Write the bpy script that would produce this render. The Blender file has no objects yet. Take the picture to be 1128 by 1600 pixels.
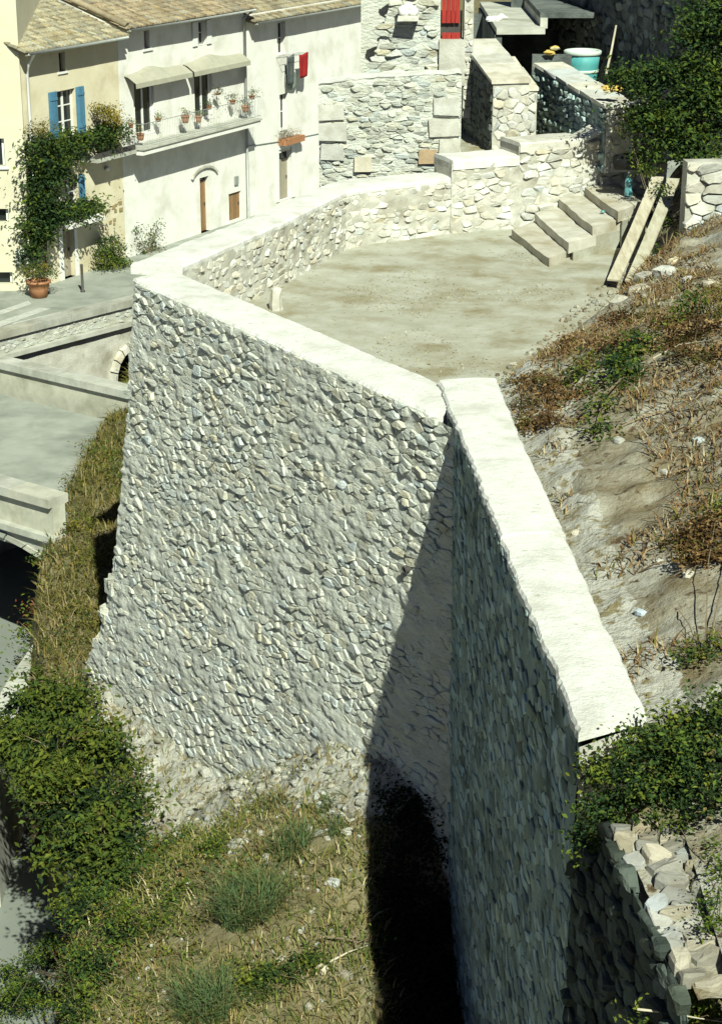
import bpy, bmesh, math, random
from mathutils import Vector, Matrix, noise as mnoise

random.seed(7)
scn = bpy.context.scene
COL = scn.collection
R = math.radians

# ------------------------------------------------------------------ camera
CAM_Z, PITCH, FPX = 16.0, R(20), 3000.0          # focal length in pixels of a 1600 px high frame
cd = bpy.data.cameras.new('camera')
cam = bpy.data.objects.new('camera', cd)
COL.objects.link(cam)
cam.location = (0, 0, CAM_Z)
cam.rotation_euler = (R(90) - PITCH, 0, 0)
cd.sensor_fit = 'VERTICAL'
cd.sensor_height = 24
cd.lens = 24 * FPX / 1600
cd.clip_start, cd.clip_end = 0.1, 3000
scn.camera = cam

# ------------------------------------------------------------------ sky and sun
SUN_DIR = Vector((-0.272, 1.0, -1.0)).normalized()      # the way the light travels
w = bpy.data.worlds.new('World')
scn.world = w
w.use_nodes = True
wn, wl = w.node_tree.nodes, w.node_tree.links
bg = wn['Background']
sky = wn.new('ShaderNodeTexSky')
sky.sky_type = 'NISHITA'
sky.sun_disc = False
sky.sun_elevation = math.asin(-SUN_DIR.z)
sky.sun_rotation = math.atan2(-SUN_DIR.x, -SUN_DIR.y)
sky.altitude = 300
sky.air_density = 0.3
sky.dust_density = 0.4
sky.ozone_density = 0.6
wl.new(sky.outputs[0], bg.inputs[0])
bg.inputs[1].default_value = 0.05
sd = bpy.data.lights.new('sun', 'SUN')
sd.energy = 5.0
sd.angle = R(0.5)
sd.color = (0.95, 1.0, 0.845)
sun = bpy.data.objects.new('sun', sd)
COL.objects.link(sun)
sun.rotation_euler = SUN_DIR.to_track_quat('-Z', 'Y').to_euler()
sun.location = (10, -20, 60)
vs = scn.view_settings
vs.view_transform = 'Standard'
vs.look = 'None'
vs.gamma = 1
vs.exposure = 0.46
vs.use_curve_mapping = False
scn.cycles.max_bounces = 5
scn.cycles.diffuse_bounces = 1

# ------------------------------------------------------------------ survey helpers: a sighting in the frame to a point in the place
_c, _s = math.cos(PITCH), math.sin(PITCH)
def _ray(px, py):
    a, b = (px - 564) / FPX, (800 - py) / FPX
    return Vector((a, _c + b * _s, -_s + b * _c))
def PZ(px, py, z):
    d = _ray(px, py); t = (z - CAM_Z) / d.z
    return Vector((0, 0, CAM_Z)) + d * t
def PY(px, py, y):
    d = _ray(px, py); t = y / d.y
    return Vector((0, 0, CAM_Z)) + d * t
def PIX(p):
    dz = p[2] - CAM_Z; d = p[1] * _c - dz * _s; v = p[1] * _s + dz * _c
    return 564 + FPX * p[0] / d, 800 - FPX * v / d, FPX / d

def N(x, y=0.0, z=0.0):
    return mnoise.noise(Vector((x, y, z)))
def lerp(a, b, t): return a + (b - a) * t
def sstep(a, b, x):
    t = max(0, min(1, (x - a) / (b - a))); return t * t * (3 - 2 * t)
def interp(tab, x):
    if x <= tab[0][0]: return tab[0][1]
    for (a, va), (b, vb) in zip(tab, tab[1:]):
        if x <= b: return lerp(va, vb, (x - a) / (b - a))
    return tab[-1][1]
rnd = random.random
def ru(a, b): return a + (b - a) * rnd()

# ------------------------------------------------------------------ object helpers
def tag(o, label=None, cat=None, group=None, kind=None):
    if label: o['label'] = label
    if cat: o['category'] = cat
    if group: o['group'] = group
    if kind: o['kind'] = kind
    return o
def empty(name, loc, label, cat, group=None, parent=None):
    o = bpy.data.objects.new(name, None)
    o.empty_display_size = 0.2
    COL.objects.link(o)
    o.location = loc
    tag(o, label, cat, group)
    return o
def link_mesh(name, me, mat, parent=None):
    o = bpy.data.objects.new(name, me)
    COL.objects.link(o)
    if mat and not me.materials: me.materials.append(mat)
    if parent is not None:
        o.parent = parent
        if parent.type == 'EMPTY': o.matrix_parent_inverse = Matrix.Translation(-Vector(parent.location))
    return o

class MB:
    """collects shapes, becomes ONE mesh object; every vertex carries a tint"""
    def __init__(s): s.v, s.f, s.t = [], [], []
    def add(s, vs, fs, tint=(1, 1, 1)):
        b = len(s.v)
        s.v += [tuple(p) for p in vs]
        s.f += [tuple(i + b for i in f) for f in fs]
        s.t += [tint] * len(vs)
        return s
    def box(s, c, size, rz=0.0, jit=0.0, tint=(1, 1, 1), m=None):
        x, y, z = (q / 2 for q in size)
        vs = [Vector((a * x + ru(-jit, jit), b * y + ru(-jit, jit), d * z + ru(-jit, jit))) for d in (-1, 1) for a, b in ((-1, -1), (1, -1), (1, 1), (-1, 1))]
        if m is None: m = Matrix.Rotation(rz, 3, 'Z')
        vs = [Vector(c) + m @ v for v in vs]
        return s.add(vs, [(3, 2, 1, 0), (4, 5, 6, 7), (0, 1, 5, 4), (1, 2, 6, 5), (2, 3, 7, 6), (3, 0, 4, 7)], tint)
    def frame_box(s, O, U, W, Nn, u0, u1, w0, w1, n0, n1, tint=(1, 1, 1)):
        """box in a wall's own axes: U along, W up, Nn out of the wall"""
        vs = [O + U * u + W * ww + Nn * n for n in (n0, n1) for u, ww in ((u0, w0), (u1, w0), (u1, w1), (u0, w1))]
        return s.add(vs, [(3, 2, 1, 0), (4, 5, 6, 7), (0, 1, 5, 4), (1, 2, 6, 5), (2, 3, 7, 6), (3, 0, 4, 7)], tint)
    def tube(s, pts, rad, n=6, tint=(1, 1, 1), cap=True):
        pts = [Vector(p) for p in pts]
        if not isinstance(rad, (list, tuple)): rad = [rad] * len(pts)
        vs, fs = [], []
        for i, p in enumerate(pts):
            d = (pts[min(i + 1, len(pts) - 1)] - pts[max(i - 1, 0)])
            if d.length < 1e-6: d = Vector((0, 0, 1))
            d.normalize()
            a = d.cross(Vector((0, 0, 1)))
            if a.length < 0.1: a = d.cross(Vector((1, 0, 0)))
            a.normalize(); b = d.cross(a)
            for k in range(n):
                t = 2 * math.pi * k / n
                vs.append(p + (a * math.cos(t) + b * math.sin(t)) * rad[i])
        for i in range(len(pts) - 1):
            for k in range(n):
                k2 = (k + 1) % n
                fs.append((i * n + k, i * n + k2, (i + 1) * n + k2, (i + 1) * n + k))
        if cap:
            fs.append(tuple(range(n))); fs.append(tuple(reversed(range((len(pts) - 1) * n, len(pts) * n))))
        return s.add(vs, fs, tint)
    def lathe(s, c, prof, n=16, tint=(1, 1, 1), wob=0.0):
        vs, fs = [], []
        for r, z in prof:
            for k in range(n):
                t = 2 * math.pi * k / n
                rr = r * (1 + ru(-wob, wob))
                vs.append(Vector(c) + Vector((rr * math.cos(t), rr * math.sin(t), z)))
        for i in range(len(prof) - 1):
            for k in range(n):
                k2 = (k + 1) % n
                fs.append((i * n + k, i * n + k2, (i + 1) * n + k2, (i + 1) * n + k))
        fs.append(tuple(reversed(range(n)))); fs.append(tuple(range((len(prof) - 1) * n, len(prof) * n)))
        return s.add(vs, fs, tint)
    def prism(s, poly, vec, tint=(1, 1, 1)):
        n = len(poly); vec = Vector(vec)
        vs = [Vector(p) for p in poly] + [Vector(p) + vec for p in poly]
        fs = [tuple(reversed(range(n))), tuple(range(n, 2 * n))] + [(i, (i + 1) % n, n + (i + 1) % n, n + i) for i in range(n)]
        return s.add(vs, fs, tint)
    def mesh(s, name, smooth=False):
        me = bpy.data.meshes.new(name)
        me.from_pydata(s.v, [], s.f)
        ca = me.color_attributes.new('tint', 'FLOAT_COLOR', 'POINT')
        buf = []
        for t in s.t: buf += [t[0], t[1], t[2], 1.0]
        ca.data.foreach_set('color', buf)
        if smooth:
            me.polygons.foreach_set('use_smooth', [True] * len(me.polygons))
        me.update()
        return me
    def build(s, name, mat, parent=None, smooth=False, kind=None):
        o = link_mesh(name, s.mesh(name, smooth), mat, parent)
        if kind: o['kind'] = kind
        return o

def fix_normals(o):
    bm = bmesh.new(); bm.from_mesh(o.data); bmesh.ops.recalc_face_normals(bm, faces=bm.faces); bm.to_mesh(o.data); bm.free()
    return o

# ------------------------------------------------------------------ materials
def mat(name, cols, scale=3.0, rough=0.9, bump=0.3, bscale=30.0, bdist=0.02, detail=5.0, spec=0.25, stretch=(1, 1, 1), trans=0.0, ramp=(0.35, 0.65), spots=None, metallic=0.0):
    """cols: 1-3 albedos mixed by world-space noise, times the tint each vertex carries"""
    m = bpy.data.materials.new(name); m.use_nodes = True
    nt = m.node_tree; nd, lk = nt.nodes, nt.links
    bs = nd['Principled BSDF']
    bs.inputs['Roughness'].default_value = rough
    bs.inputs['Specular IOR Level'].default_value = spec
    bs.inputs['Metallic'].default_value = metallic
    geo = nd.new('ShaderNodeNewGeometry')
    mp = nd.new('ShaderNodeMapping'); mp.inputs['Scale'].default_value = stretch
    lk.new(geo.outputs['Position'], mp.inputs['Vector'])
    def noi(sc, det=detail, ro=0.6):
        n = nd.new('ShaderNodeTexNoise'); n.inputs['Scale'].default_value = sc; n.inputs['Detail'].default_value = det; n.inputs['Roughness'].default_value = ro
        lk.new(mp.outputs[0], n.inputs['Vector']); return n
    def mix(a, b, fac, mode='MIX'):
        x = nd.new('ShaderNodeMix'); x.data_type = 'RGBA'; x.blend_type = mode
        for sock, val in ((x.inputs[6], a), (x.inputs[7], b)):
            if isinstance(val, tuple): sock.default_value = (*val, 1)
            else: lk.new(val, sock)
        if isinstance(fac, float): x.inputs[0].default_value = fac
        else: lk.new(fac, x.inputs[0])
        return x.outputs[2]
    def rampn(src, a, b):
        r = nd.new('ShaderNodeMapRange'); r.inputs[1].default_value = a; r.inputs[2].default_value = b
        lk.new(src, r.inputs[0]); return r.outputs[0]
    col = cols[0]
    if len(cols) > 1: col = mix(cols[0], cols[1], rampn(noi(scale).outputs[0], *ramp))
    if len(cols) > 2: col = mix(col, cols[2], rampn(noi(scale * 0.37 + 0.3).outputs[0], 0.48, 0.7))
    if spots: col = mix(col, spots[0], rampn(noi(spots[1], 3.0).outputs[0], spots[2], spots[2] + 0.08))
    at = nd.new('ShaderNodeAttribute'); at.attribute_name = 'tint'
    col = mix(col, at.outputs['Color'], 1.0, 'MULTIPLY')
    lk.new(col, bs.inputs['Base Color'])
    if bump > 0:
        b = nd.new('ShaderNodeBump'); b.inputs['Strength'].default_value = bump; b.inputs['Distance'].default_value = bdist
        lk.new(noi(bscale, 6.0, 0.65).outputs[0], b.inputs['Height']); lk.new(b.outputs[0], bs.inputs['Normal'])
    if trans > 0:
        tr = nd.new('ShaderNodeBsdfTranslucent'); lk.new(col, tr.inputs[0])
        ms = nd.new('ShaderNodeMixShader'); ms.inputs[0].default_value = trans
        lk.new(bs.outputs[0], ms.inputs[1]); lk.new(tr.outputs[0], ms.inputs[2])
        lk.new(ms.outputs[0], nd['Material Output'].inputs[0])
    return m

M = {}
M['stone'] = mat('wall_stone', [(0.55, 0.565, 0.49), (0.66, 0.675, 0.60), (0.48, 0.475, 0.38)], 5.0, bump=1.0, bscale=8, bdist=0.06, stretch=(1, 1, 2.2))
M['mortar'] = mat('lime_mortar', [(0.56, 0.575, 0.51), (0.66, 0.675, 0.605), (0.48, 0.485, 0.405)], 2.2, bump=1.0, bscale=8, bdist=0.06, stretch=(1, 1, 2.2))
M['shade_toned_stone'] = mat('shade_toned_wall_stone', [(0.27, 0.36, 0.335), (0.40, 0.50, 0.465), (0.16, 0.21, 0.185)], 3.0, bump=0.6, bscale=20, bdist=0.03)  # darker teal copy of the wall stone, shade put into the colour
M['shade_toned_mortar'] = mat('shade_toned_wall_mortar', [(0.20, 0.26, 0.24), (0.31, 0.385, 0.35), (0.06, 0.08, 0.07)], 1.6, bump=0.7, bscale=14, bdist=0.03)  # mortar to match, with the wall's shade mixed into its colour
M['cap'] = mat('white_lime_coping', [(0.68, 0.68, 0.63), (0.76, 0.76, 0.715), (0.56, 0.555, 0.49)], 4.0, detail=9.0, bump=0.8, bscale=28, bdist=0.02, spots=((0.50, 0.49, 0.43), 9.0, 0.64))
M['pale_stone'] = mat('pale_limestone', [(0.50, 0.49, 0.42), (0.66, 0.65, 0.58), (0.42, 0.39, 0.31)], 3.5, bump=0.5, bscale=24, bdist=0.03)
M['pale_mortar'] = mat('pale_mortar', [(0.44, 0.43, 0.36), (0.58, 0.57, 0.50), (0.30, 0.28, 0.22)], 2.0, bump=0.6, bscale=16, bdist=0.03)
M['white_render'] = mat('white_lime_render', [(0.76, 0.75, 0.68), (0.83, 0.825, 0.77), (0.62, 0.60, 0.52)], 1.4, detail=9.0, bump=0.5, bscale=8, bdist=0.02)
M['cream_render'] = mat('cream_render', [(0.66, 0.60, 0.42), (0.72, 0.66, 0.49), (0.54, 0.47, 0.30)], 1.4, detail=9.0, bump=0.4, bscale=9, bdist=0.015)
M['beige_render'] = mat('beige_render', [(0.60, 0.57, 0.42), (0.65, 0.62, 0.47), (0.56, 0.52, 0.38)], 0.8, bump=0.2, bscale=9, bdist=0.015)
M['tile'] = mat('clay_roof_tiles', [(0.29, 0.25, 0.17), (0.36, 0.32, 0.23), (0.20, 0.165, 0.11)], 5.0, bump=0.3, bscale=30)
M['white_paint'] = mat('white_paint', [(0.78, 0.78, 0.74)], rough=0.6, bump=0.0)
M['glass'] = mat('window_glass', [(0.02, 0.025, 0.025)], rough=0.08, bump=0.0, spec=0.5)
M['blue_shutter'] = mat('blue_shutter_paint', [(0.07, 0.19, 0.30), (0.09, 0.23, 0.34)], 6.0, rough=0.6, bump=0.1)
M['wood'] = mat('brown_door_wood', [(0.22, 0.13, 0.06), (0.30, 0.18, 0.09)], 5.0, rough=0.7, bump=0.2, stretch=(6, 6, 1))
M['grey_wood'] = mat('grey_door_wood', [(0.30, 0.27, 0.20), (0.38, 0.34, 0.26)], 5.0, rough=0.8, bump=0.2, stretch=(6, 6, 1))
M['plank'] = mat('weathered_plank', [(0.46, 0.42, 0.31), (0.56, 0.52, 0.40), (0.36, 0.31, 0.21)], 4.0, rough=0.85, bump=0.3, stretch=(5, 1, 1))
M['iron'] = mat('dark_iron', [(0.05, 0.05, 0.05), (0.09, 0.08, 0.07)], 8.0, rough=0.6, bump=0.1)
M['zinc'] = mat('zinc_pipe', [(0.32, 0.34, 0.32), (0.40, 0.41, 0.38)], 5.0, rough=0.5, bump=0.0, metallic=0.3)
M['awning'] = mat('cream_awning_canvas', [(0.36, 0.35, 0.27), (0.42, 0.41, 0.32)], 3.0, rough=0.9, bump=0.1)
M['terracotta'] = mat('terracotta', [(0.34, 0.15, 0.07), (0.42, 0.21, 0.11)], 8.0, rough=0.85, bump=0.15)
M['red_cloth'] = mat('red_cloth', [(0.34, 0.02, 0.02), (0.27, 0.015, 0.015)], 4.0, rough=0.9, bump=0.1)
M['red_paint'] = mat('red_board_paint', [(0.38, 0.035, 0.025), (0.28, 0.025, 0.02)], 5.0, rough=0.7, bump=0.2, stretch=(6, 6, 1))
M['asphalt'] = mat('pale_asphalt', [(0.27, 0.29, 0.25), (0.36, 0.375, 0.325), (0.21, 0.225, 0.195)], 1.1, detail=9.0, bump=0.4, bscale=40, bdist=0.01)
M['concrete'] = mat('concrete', [(0.42, 0.43, 0.37), (0.54, 0.54, 0.47), (0.30, 0.30, 0.24)], 2.2, detail=9.0, bump=0.6, bscale=18, bdist=0.01)
M['river'] = mat('river_slab', [(0.20, 0.22, 0.19), (0.24, 0.26, 0.23)], 0.5, rough=0.6, bump=0.1, bscale=12, bdist=0.01, stretch=(1, 0.4, 1))
M['dust'] = mat('dusty_terrace_earth', [(0.35, 0.345, 0.265), (0.45, 0.45, 0.38), (0.24, 0.205, 0.115)], 1.5, detail=10.0, bump=0.7, bscale=16, bdist=0.02, spots=((0.25, 0.21, 0.11), 7.0, 0.62))
M['dirt'] = mat('hillside_earth', [(0.20, 0.16, 0.09), (0.34, 0.32, 0.245), (0.46, 0.46, 0.40)], 1.6, bump=0.9, bscale=11, bdist=0.06, spots=((0.11, 0.075, 0.04), 6.0, 0.60))
M['slope'] = mat('bank_earth', [(0.17, 0.14, 0.065), (0.25, 0.22, 0.13), (0.11, 0.11, 0.045)], 1.8, bump=0.9, bscale=12, bdist=0.06, spots=((0.10, 0.07, 0.03), 7.0, 0.60))
M['leaf'] = mat('leaf', [(1, 1, 1)], rough=0.7, bump=0.0, trans=0.22, spec=0.15)
M['straw'] = mat('dry_straw', [(1, 1, 1)], rough=0.9, bump=0.0, trans=0.1)
M['bark'] = mat('twig_bark', [(0.16, 0.12, 0.07), (0.24, 0.19, 0.12)], 9.0, bump=0.2)
M['teal'] = mat('teal_plastic', [(0.07, 0.33, 0.33), (0.13, 0.40, 0.39)], 2.0, rough=0.5, bump=0.05)
M['pale_teal'] = mat('chalky_teal_rim', [(0.50, 0.60, 0.54), (0.60, 0.66, 0.60)], 3.0, rough=0.6, bump=0.05)
M['rubber'] = mat('black_rubber', [(0.012, 0.012, 0.012)], rough=0.6, bump=0.05)
M['bottle'] = mat('blue_bottle_plastic', [(0.10, 0.30, 0.32), (0.16, 0.38, 0.40)], 9.0, rough=0.25, bump=0.0, spec=0.5)
M['yellow'] = mat('yellow_plastic', [(0.60, 0.38, 0.06), (0.66, 0.48, 0.16)], 9.0, rough=0.6, bump=0.1)
M['bag'] = mat('white_sack', [(0.80, 0.80, 0.76)], rough=0.9, bump=0.3, bscale=10)
M['shade_black_stone'] = mat('shade_blackened_stone', [(0.045, 0.06, 0.05), (0.09, 0.11, 0.095), (0.015, 0.02, 0.016)], 2.0, bump=0.8, bscale=10, bdist=0.05)  # near-black colour paints deep shade on the dry wall's unlit face
M['white_line'] = mat('road_paint', [(0.52, 0.53, 0.48), (0.38, 0.39, 0.35)], 5.0, bump=0.1)
M['shade_wall'] = mat('shade_darkened_rubble', [(0.11, 0.125, 0.12), (0.18, 0.20, 0.185), (0.05, 0.06, 0.055)], 2.0, bump=0.8, bscale=7, bdist=0.06)  # dark colour already carries the shade of these unlit walls

# ------------------------------------------------------------------ rubble masonry: Voronoi stones in courses, each a solid of its own
def clip(poly, px, py, nx, ny):
    out = []
    n = len(poly)
    for i in range(n):
        ax, ay = poly[i]; bx, by = poly[(i + 1) % n]
        da = (ax - px) * nx + (ay - py) * ny; db = (bx - px) * nx + (by - py) * ny
        if da <= 0: out.append((ax, ay))
        if (da < 0 < db) or (db < 0 < da):
            t = da / (da - db); out.append((ax + (bx - ax) * t, ay + (by - ay) * t))
    return out
def stone_cells(u0, u1, w0, w1, su, sv, jit=0.35, var=0.6, big=0.0):
    """irregular coursed cells filling a rectangle; returns polygons in (u, w)"""
    k = su / sv
    seeds = []
    wv = w0
    while wv < w1 + sv:
        h = sv * ru(0.75, 1.3)
        u = u0 - su * rnd()
        while u < u1 + su:
            wd = su * ru(1 - var, 1 + var)
            u += wd / 2
            seeds.append((u + ru(-jit, jit) * su * 0.5, (wv + h / 2 + ru(-jit, jit) * sv) * k))
            u += wd / 2
        wv += h
    if big > 0:      # thin out so that some stones come out larger
        seeds = [s_ for s_ in seeds if rnd() > big]
    g = {}
    cs = su * 1.3
    for i, (a, b) in enumerate(seeds): g.setdefault((int(a // cs), int(b // cs)), []).append(i)
    out = []
    for i, (a, b) in enumerate(seeds):
        if not (u0 <= a <= u1 and w0 * k <= b <= w1 * k): continue
        poly = [(a - su * 1.6, b - su * 1.6), (a + su * 1.6, b - su * 1.6), (a + su * 1.6, b + su * 1.6), (a - su * 1.6, b + su * 1.6)]
        ca, cb = int(a // cs), int(b // cs)
        for da in (-2, -1, 0, 1, 2):
            for db in (-2, -1, 0, 1, 2):
                for j in g.get((ca + da, cb + db), ()):
                    if j == i: continue
                    x, y = seeds[j]
                    poly = clip(poly, (a + x) / 2, (b + y) / 2, x - a, y - b)
                    if len(poly) < 3: break
        if len(poly) >= 3:
            out.append([(max(u0, min(u1, p)), max(w0, min(w1, q / k))) for p, q in poly])
    return out
def stone_mesh(poly, O, U, W, Nn, joint, h, tint, batter=0.0, wtop=0.0, inner=-0.05, tilt=0.25, round_=0.72):
    """one stone: buried ring, shoulder ring, tilted uneven face"""
    n0 = len(poly)
    cu = sum(p[0] for p in poly) / n0; cw = sum(p[1] for p in poly) / n0
    r = sum(math.hypot(p[0] - cu, p[1] - cw) for p in poly) / n0
    if r < 0.02: return None
    sc = max(0.35, 1 - joint / r)
    pts = []
    for i in range(n0):
        a, b, c = poly[i - 1], poly[i], poly[(i + 1) % n0]
        e = ru(0.10, 0.24)
        for q in (a, c):
            x, y = lerp(b[0], q[0], e), lerp(b[1], q[1], e)
            pts.append((cu + (x - cu) * sc, cw + (y - cw) * sc))
    pts = [(x + ru(-.06, .06) * r, y + ru(-.06, .06) * r) for x, y in pts]
    if len(pts) > 14: pts = [q for i, q in enumerate(pts) if i % 3]
    n = len(pts)
    tu, tw = ru(-tilt, tilt), ru(-tilt, tilt)
    def P3(u, ww, d):
        return O + U * u + W * ww + Nn * (d + batter * (wtop - ww))
    vs = [P3(u, ww, inner) for u, ww in pts]
    vs += [P3(lerp(cu, u, 0.97), lerp(cw, ww, 0.97), max(0.004, (h + (u - cu) * tu + (ww - cw) * tw) * ru(0.45, 0.75))) for u, ww in pts]
    vs += [P3(lerp(cu, u, round_ + ru(-.08, .12)), lerp(cw, ww, round_ + ru(-.08, .12)), max(0.006, h + (u - cu) * tu + (ww - cw) * tw + ru(-.12, .12) * h)) for u, ww in pts]
    fs = []
    for k in range(2):
        for i in range(n):
            j = (i + 1) % n
            fs.append((k * n + i, k * n + j, (k + 1) * n + j, (k + 1) * n + i))
    vs.append(P3(cu, cw, max(0.006, h * ru(0.9, 1.15))))
    for i in range(n):
        fs.append((2 * n + i, 2 * n + (i + 1) % n, 3 * n))
    return vs, fs
def tint_rand(lo=0.8, hi=1.12, warm=0.12):
    b = ru(lo, hi); k = ru(-warm, warm) * (1 if rnd() < 0.35 else 0.3)
    return (b * (1 + k * 0.6), b, b * (1 - k))
def masonry(parent, O, U, W, Nn, u0, u1, w0, w1, su, sv, material, joint=0.015, h=(0.02, 0.08), batter=0.0, keep=None, limit=300, big=0.0, jit=0.35, var=0.6, tints=(0.8, 1.12, 0.12), name='stone', smooth=False, tilt=0.25, hole=0.0, round_=0.72):
    cells = stone_cells(u0, u1, w0, w1, su, sv, jit, var, big)
    made = []
    for poly in cells:
        cu = sum(p[0] for p in poly) / len(poly); cw = sum(p[1] for p in poly) / len(poly)
        if keep and not keep(cu, cw): continue
        if rnd() < hole: continue
        hh = lerp(h[0], h[1], rnd() ** 1.6) if rnd() < 0.9 else h[1] * ru(0.9, 1.3)
        st = stone_mesh(poly, O, U, W, Nn, joint * ru(0.6, 1.6), hh, None, batter, w1, tilt=tilt, round_=round_)
        if not st: continue
        c3 = O + U * cu + W * cw
        pp = [PIX(O + U * p[0] + W * p[1]) for p in poly]
        area = abs(sum(pp[i - 1][0] * pp[i][1] - pp[i][0] * pp[i - 1][1] for i in range(len(pp)))) / 2
        x, y, _ = PIX(c3)
        if not (-60 < x < 1190 and -60 < y < 1660): area *= 0.01
        made.append((area, st))
    made.sort(key=lambda q: -q[0])
    rest = MB()
    for i, (a, (vs, fs)) in enumerate(made):
        t = tint_rand(*tints)
        if i < limit:
            MB().add(vs, fs, t).build(name, material, parent, smooth)
        else:
            rest.add(vs, fs, t)
    if rest.v: rest.build('small_stones', material, parent, smooth, kind='stuff')
    return len(made)
def rough_panel(O, U, W, Nn, u0, u1, w0, w1, step, amp, batter=0.0, wtop=0.0, freq=2.5, edge=None, off=0.0, vstretch=1.7):
    """uneven mortar face as a grid"""
    nu, nw = max(1, int((u1 - u0) / step)), max(1, int((w1 - w0) / step))
    mb = MB(); vs, fs = [], []
    for j in range(nw + 1):
        for i in range(nu + 1):
            u, ww = lerp(u0, u1, i / nu), lerp(w0, w1, j / nw)
            if edge: u = edge(u, ww, i / nu)
            p = O + U * u + W * ww
            d = amp * (N(p.x * freq, p.y * freq, p.z * freq * vstretch) + 0.6 * N(p.x * freq * 2.7, p.y * freq * 2.7, p.z * freq * 2.7 * vstretch + 9))
            vs.append(p + Nn * (d + (off(p) if callable(off) else off) + batter * (wtop - ww)))
    for j in range(nw):
        for i in range(nu):
            a = j * (nu + 1) + i
            fs.append((a, a + 1, a + nu + 2, a + nu + 1))
    mb.add(vs, fs)
    return mb
UP = Vector((0, 0, 1))
# ================================================================== the ground
CAPZ, FLOOR, STREET, RIVER = 8.0, 6.7, -0.6, -4.3
A = Vector((-4.06, 34.22, 0)); B = Vector((0.96, 26.10, 0))       # outer foot line of the sunlit wall
LU = (A - B).normalized(); LN = Vector((LU.y * -1, LU.x, 0))      # along it, out of it
if LN.dot(Vector((-1, -1, 0))) < 0: LN = -LN
LLEN = (A - B).length
C0 = Vector((1.15, 27.56, 0)); C1 = Vector((2.01, 15.87, 0))      # foot line of the shaded wall
RU_ = (C1 - C0).normalized(); RN = Vector((RU_.y, -RU_.x, 0))
if RN.x > 0: RN = -RN
RLEN = (C1 - C0).length
def xr_face(y): return lerp(C0.x, C1.x, (C0.y - y) / (C0.y - C1.y))
def xr_back(y): return interp([(10, 3.05), (15.3, 2.9), (16.4, 2.62), (27.56, 2.0), (28.5, 1.9)], y)

def verge_x(y): return interp([(34, -6.9), (36, -7.05), (38.3, -7.0), (43.4, -7.35), (46.8, -7.45), (50, -7.2), (55.8, -6.95)], y) + .12 * N(y * 1.3, 4) + .06 * N(y * 4, 4)
def z_low(x, y):
    """the bank below the walls"""
    p = Vector((x, y, 0)) - B
    u, d = p.dot(LU), p.dot(LN)
    zf = interp([(-3, 2.2), (-0.5, 2.35), (1.8, 2.1), (3.4, 1.05), (5.4, -0.15), (8, -0.35), (9.6, -0.5), (13, -0.5), (20, -0.3), (26, -.15)], u)
    g = 0.42 * max(0, d) if d < 4 else 1.68 + 0.25 * (d - 4)
    g *= lerp(1.0, 0.15, sstep(8, 11, u))
    # the shaded corner drops into a ditch along the dark wall
    ditch = sstep(1.6, 0.1, xr_face(y) - x) * sstep(25.5, 23.6, y) * 1.5
    z = zf - g - ditch
    # grass verge: under the deck left of its edge, a low mound right of it
    xg = verge_x(y)
    z = lerp(z, -1.3, sstep(0.05, .5, xg - x) * sstep(42.2, 43.4, y)) + .18 * sstep(0, .8, x - xg) * sstep(40, 43, y)
    # river bank
    edge = interp([(14, -3.7), (24, -4.1), (28, -4.5), (32, -5.0), (35, -5.9), (37, -6.7), (42, -7.4), (60, -7.6)], y)
    z = lerp(z, RIVER - 0.5, sstep(0.0, 0.95, edge - x))
    return z
def bumps(x, y, a=0.10):
    return a * (N(x * 0.9, y * 0.9, 3) + 0.7 * N(x * 2.3, y * 2.3, 7) + 0.4 * N(x * 5.5, y * 5.5, 1))
def sheet(name, x0, x1, y0, y1, step, fz, material, kind='structure'):
    nx, ny = int((x1 - x0) / step), int((y1 - y0) / step)
    vs = []; fs = []
    for j in range(ny + 1):
        for i in range(nx + 1):
            x, y = lerp(x0, x1, i / nx), lerp(y0, y1, j / ny)
            vs.append((x, y, fz(x, y)))
    for j in range(ny):
        for i in range(nx):
            a = j * (nx + 1) + i
            fs.append((a, a + 1, a + nx + 2, a + nx + 1))
    o = MB().add(vs, fs).build(name, material, None, True)
    o['kind'] = kind
    return o
def zl(x, y): return z_low(x, y) + bumps(x, y)
MB().add([(-900, -300, -6.2), (900, -300, -6.2), (900, 1500, -6.2), (-900, 1500, -6.2)], [(0, 1, 2, 3)]).build('ground', M['slope'])['kind'] = 'structure'
MB().add([(-60, 5, RIVER), (-4.2, 5, RIVER), (-4.2, 75, RIVER), (-60, 75, RIVER)], [(0, 1, 2, 3)]).build('river_channel', M['river'])['kind'] = 'structure'
sheet('lower_bank', -9.0, 2.6, 12, 60, 0.16, zl, M['slope'])
M['lime_dust'] = mat('spilt_lime_earth', [(0.42, 0.41, 0.345), (0.52, 0.515, 0.45), (0.30, 0.27, 0.18)], 2.6, detail=10.0, bump=1.0, bscale=10, bdist=0.08, spots=((0.26, 0.22, 0.12), 6.0, 0.55))
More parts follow.
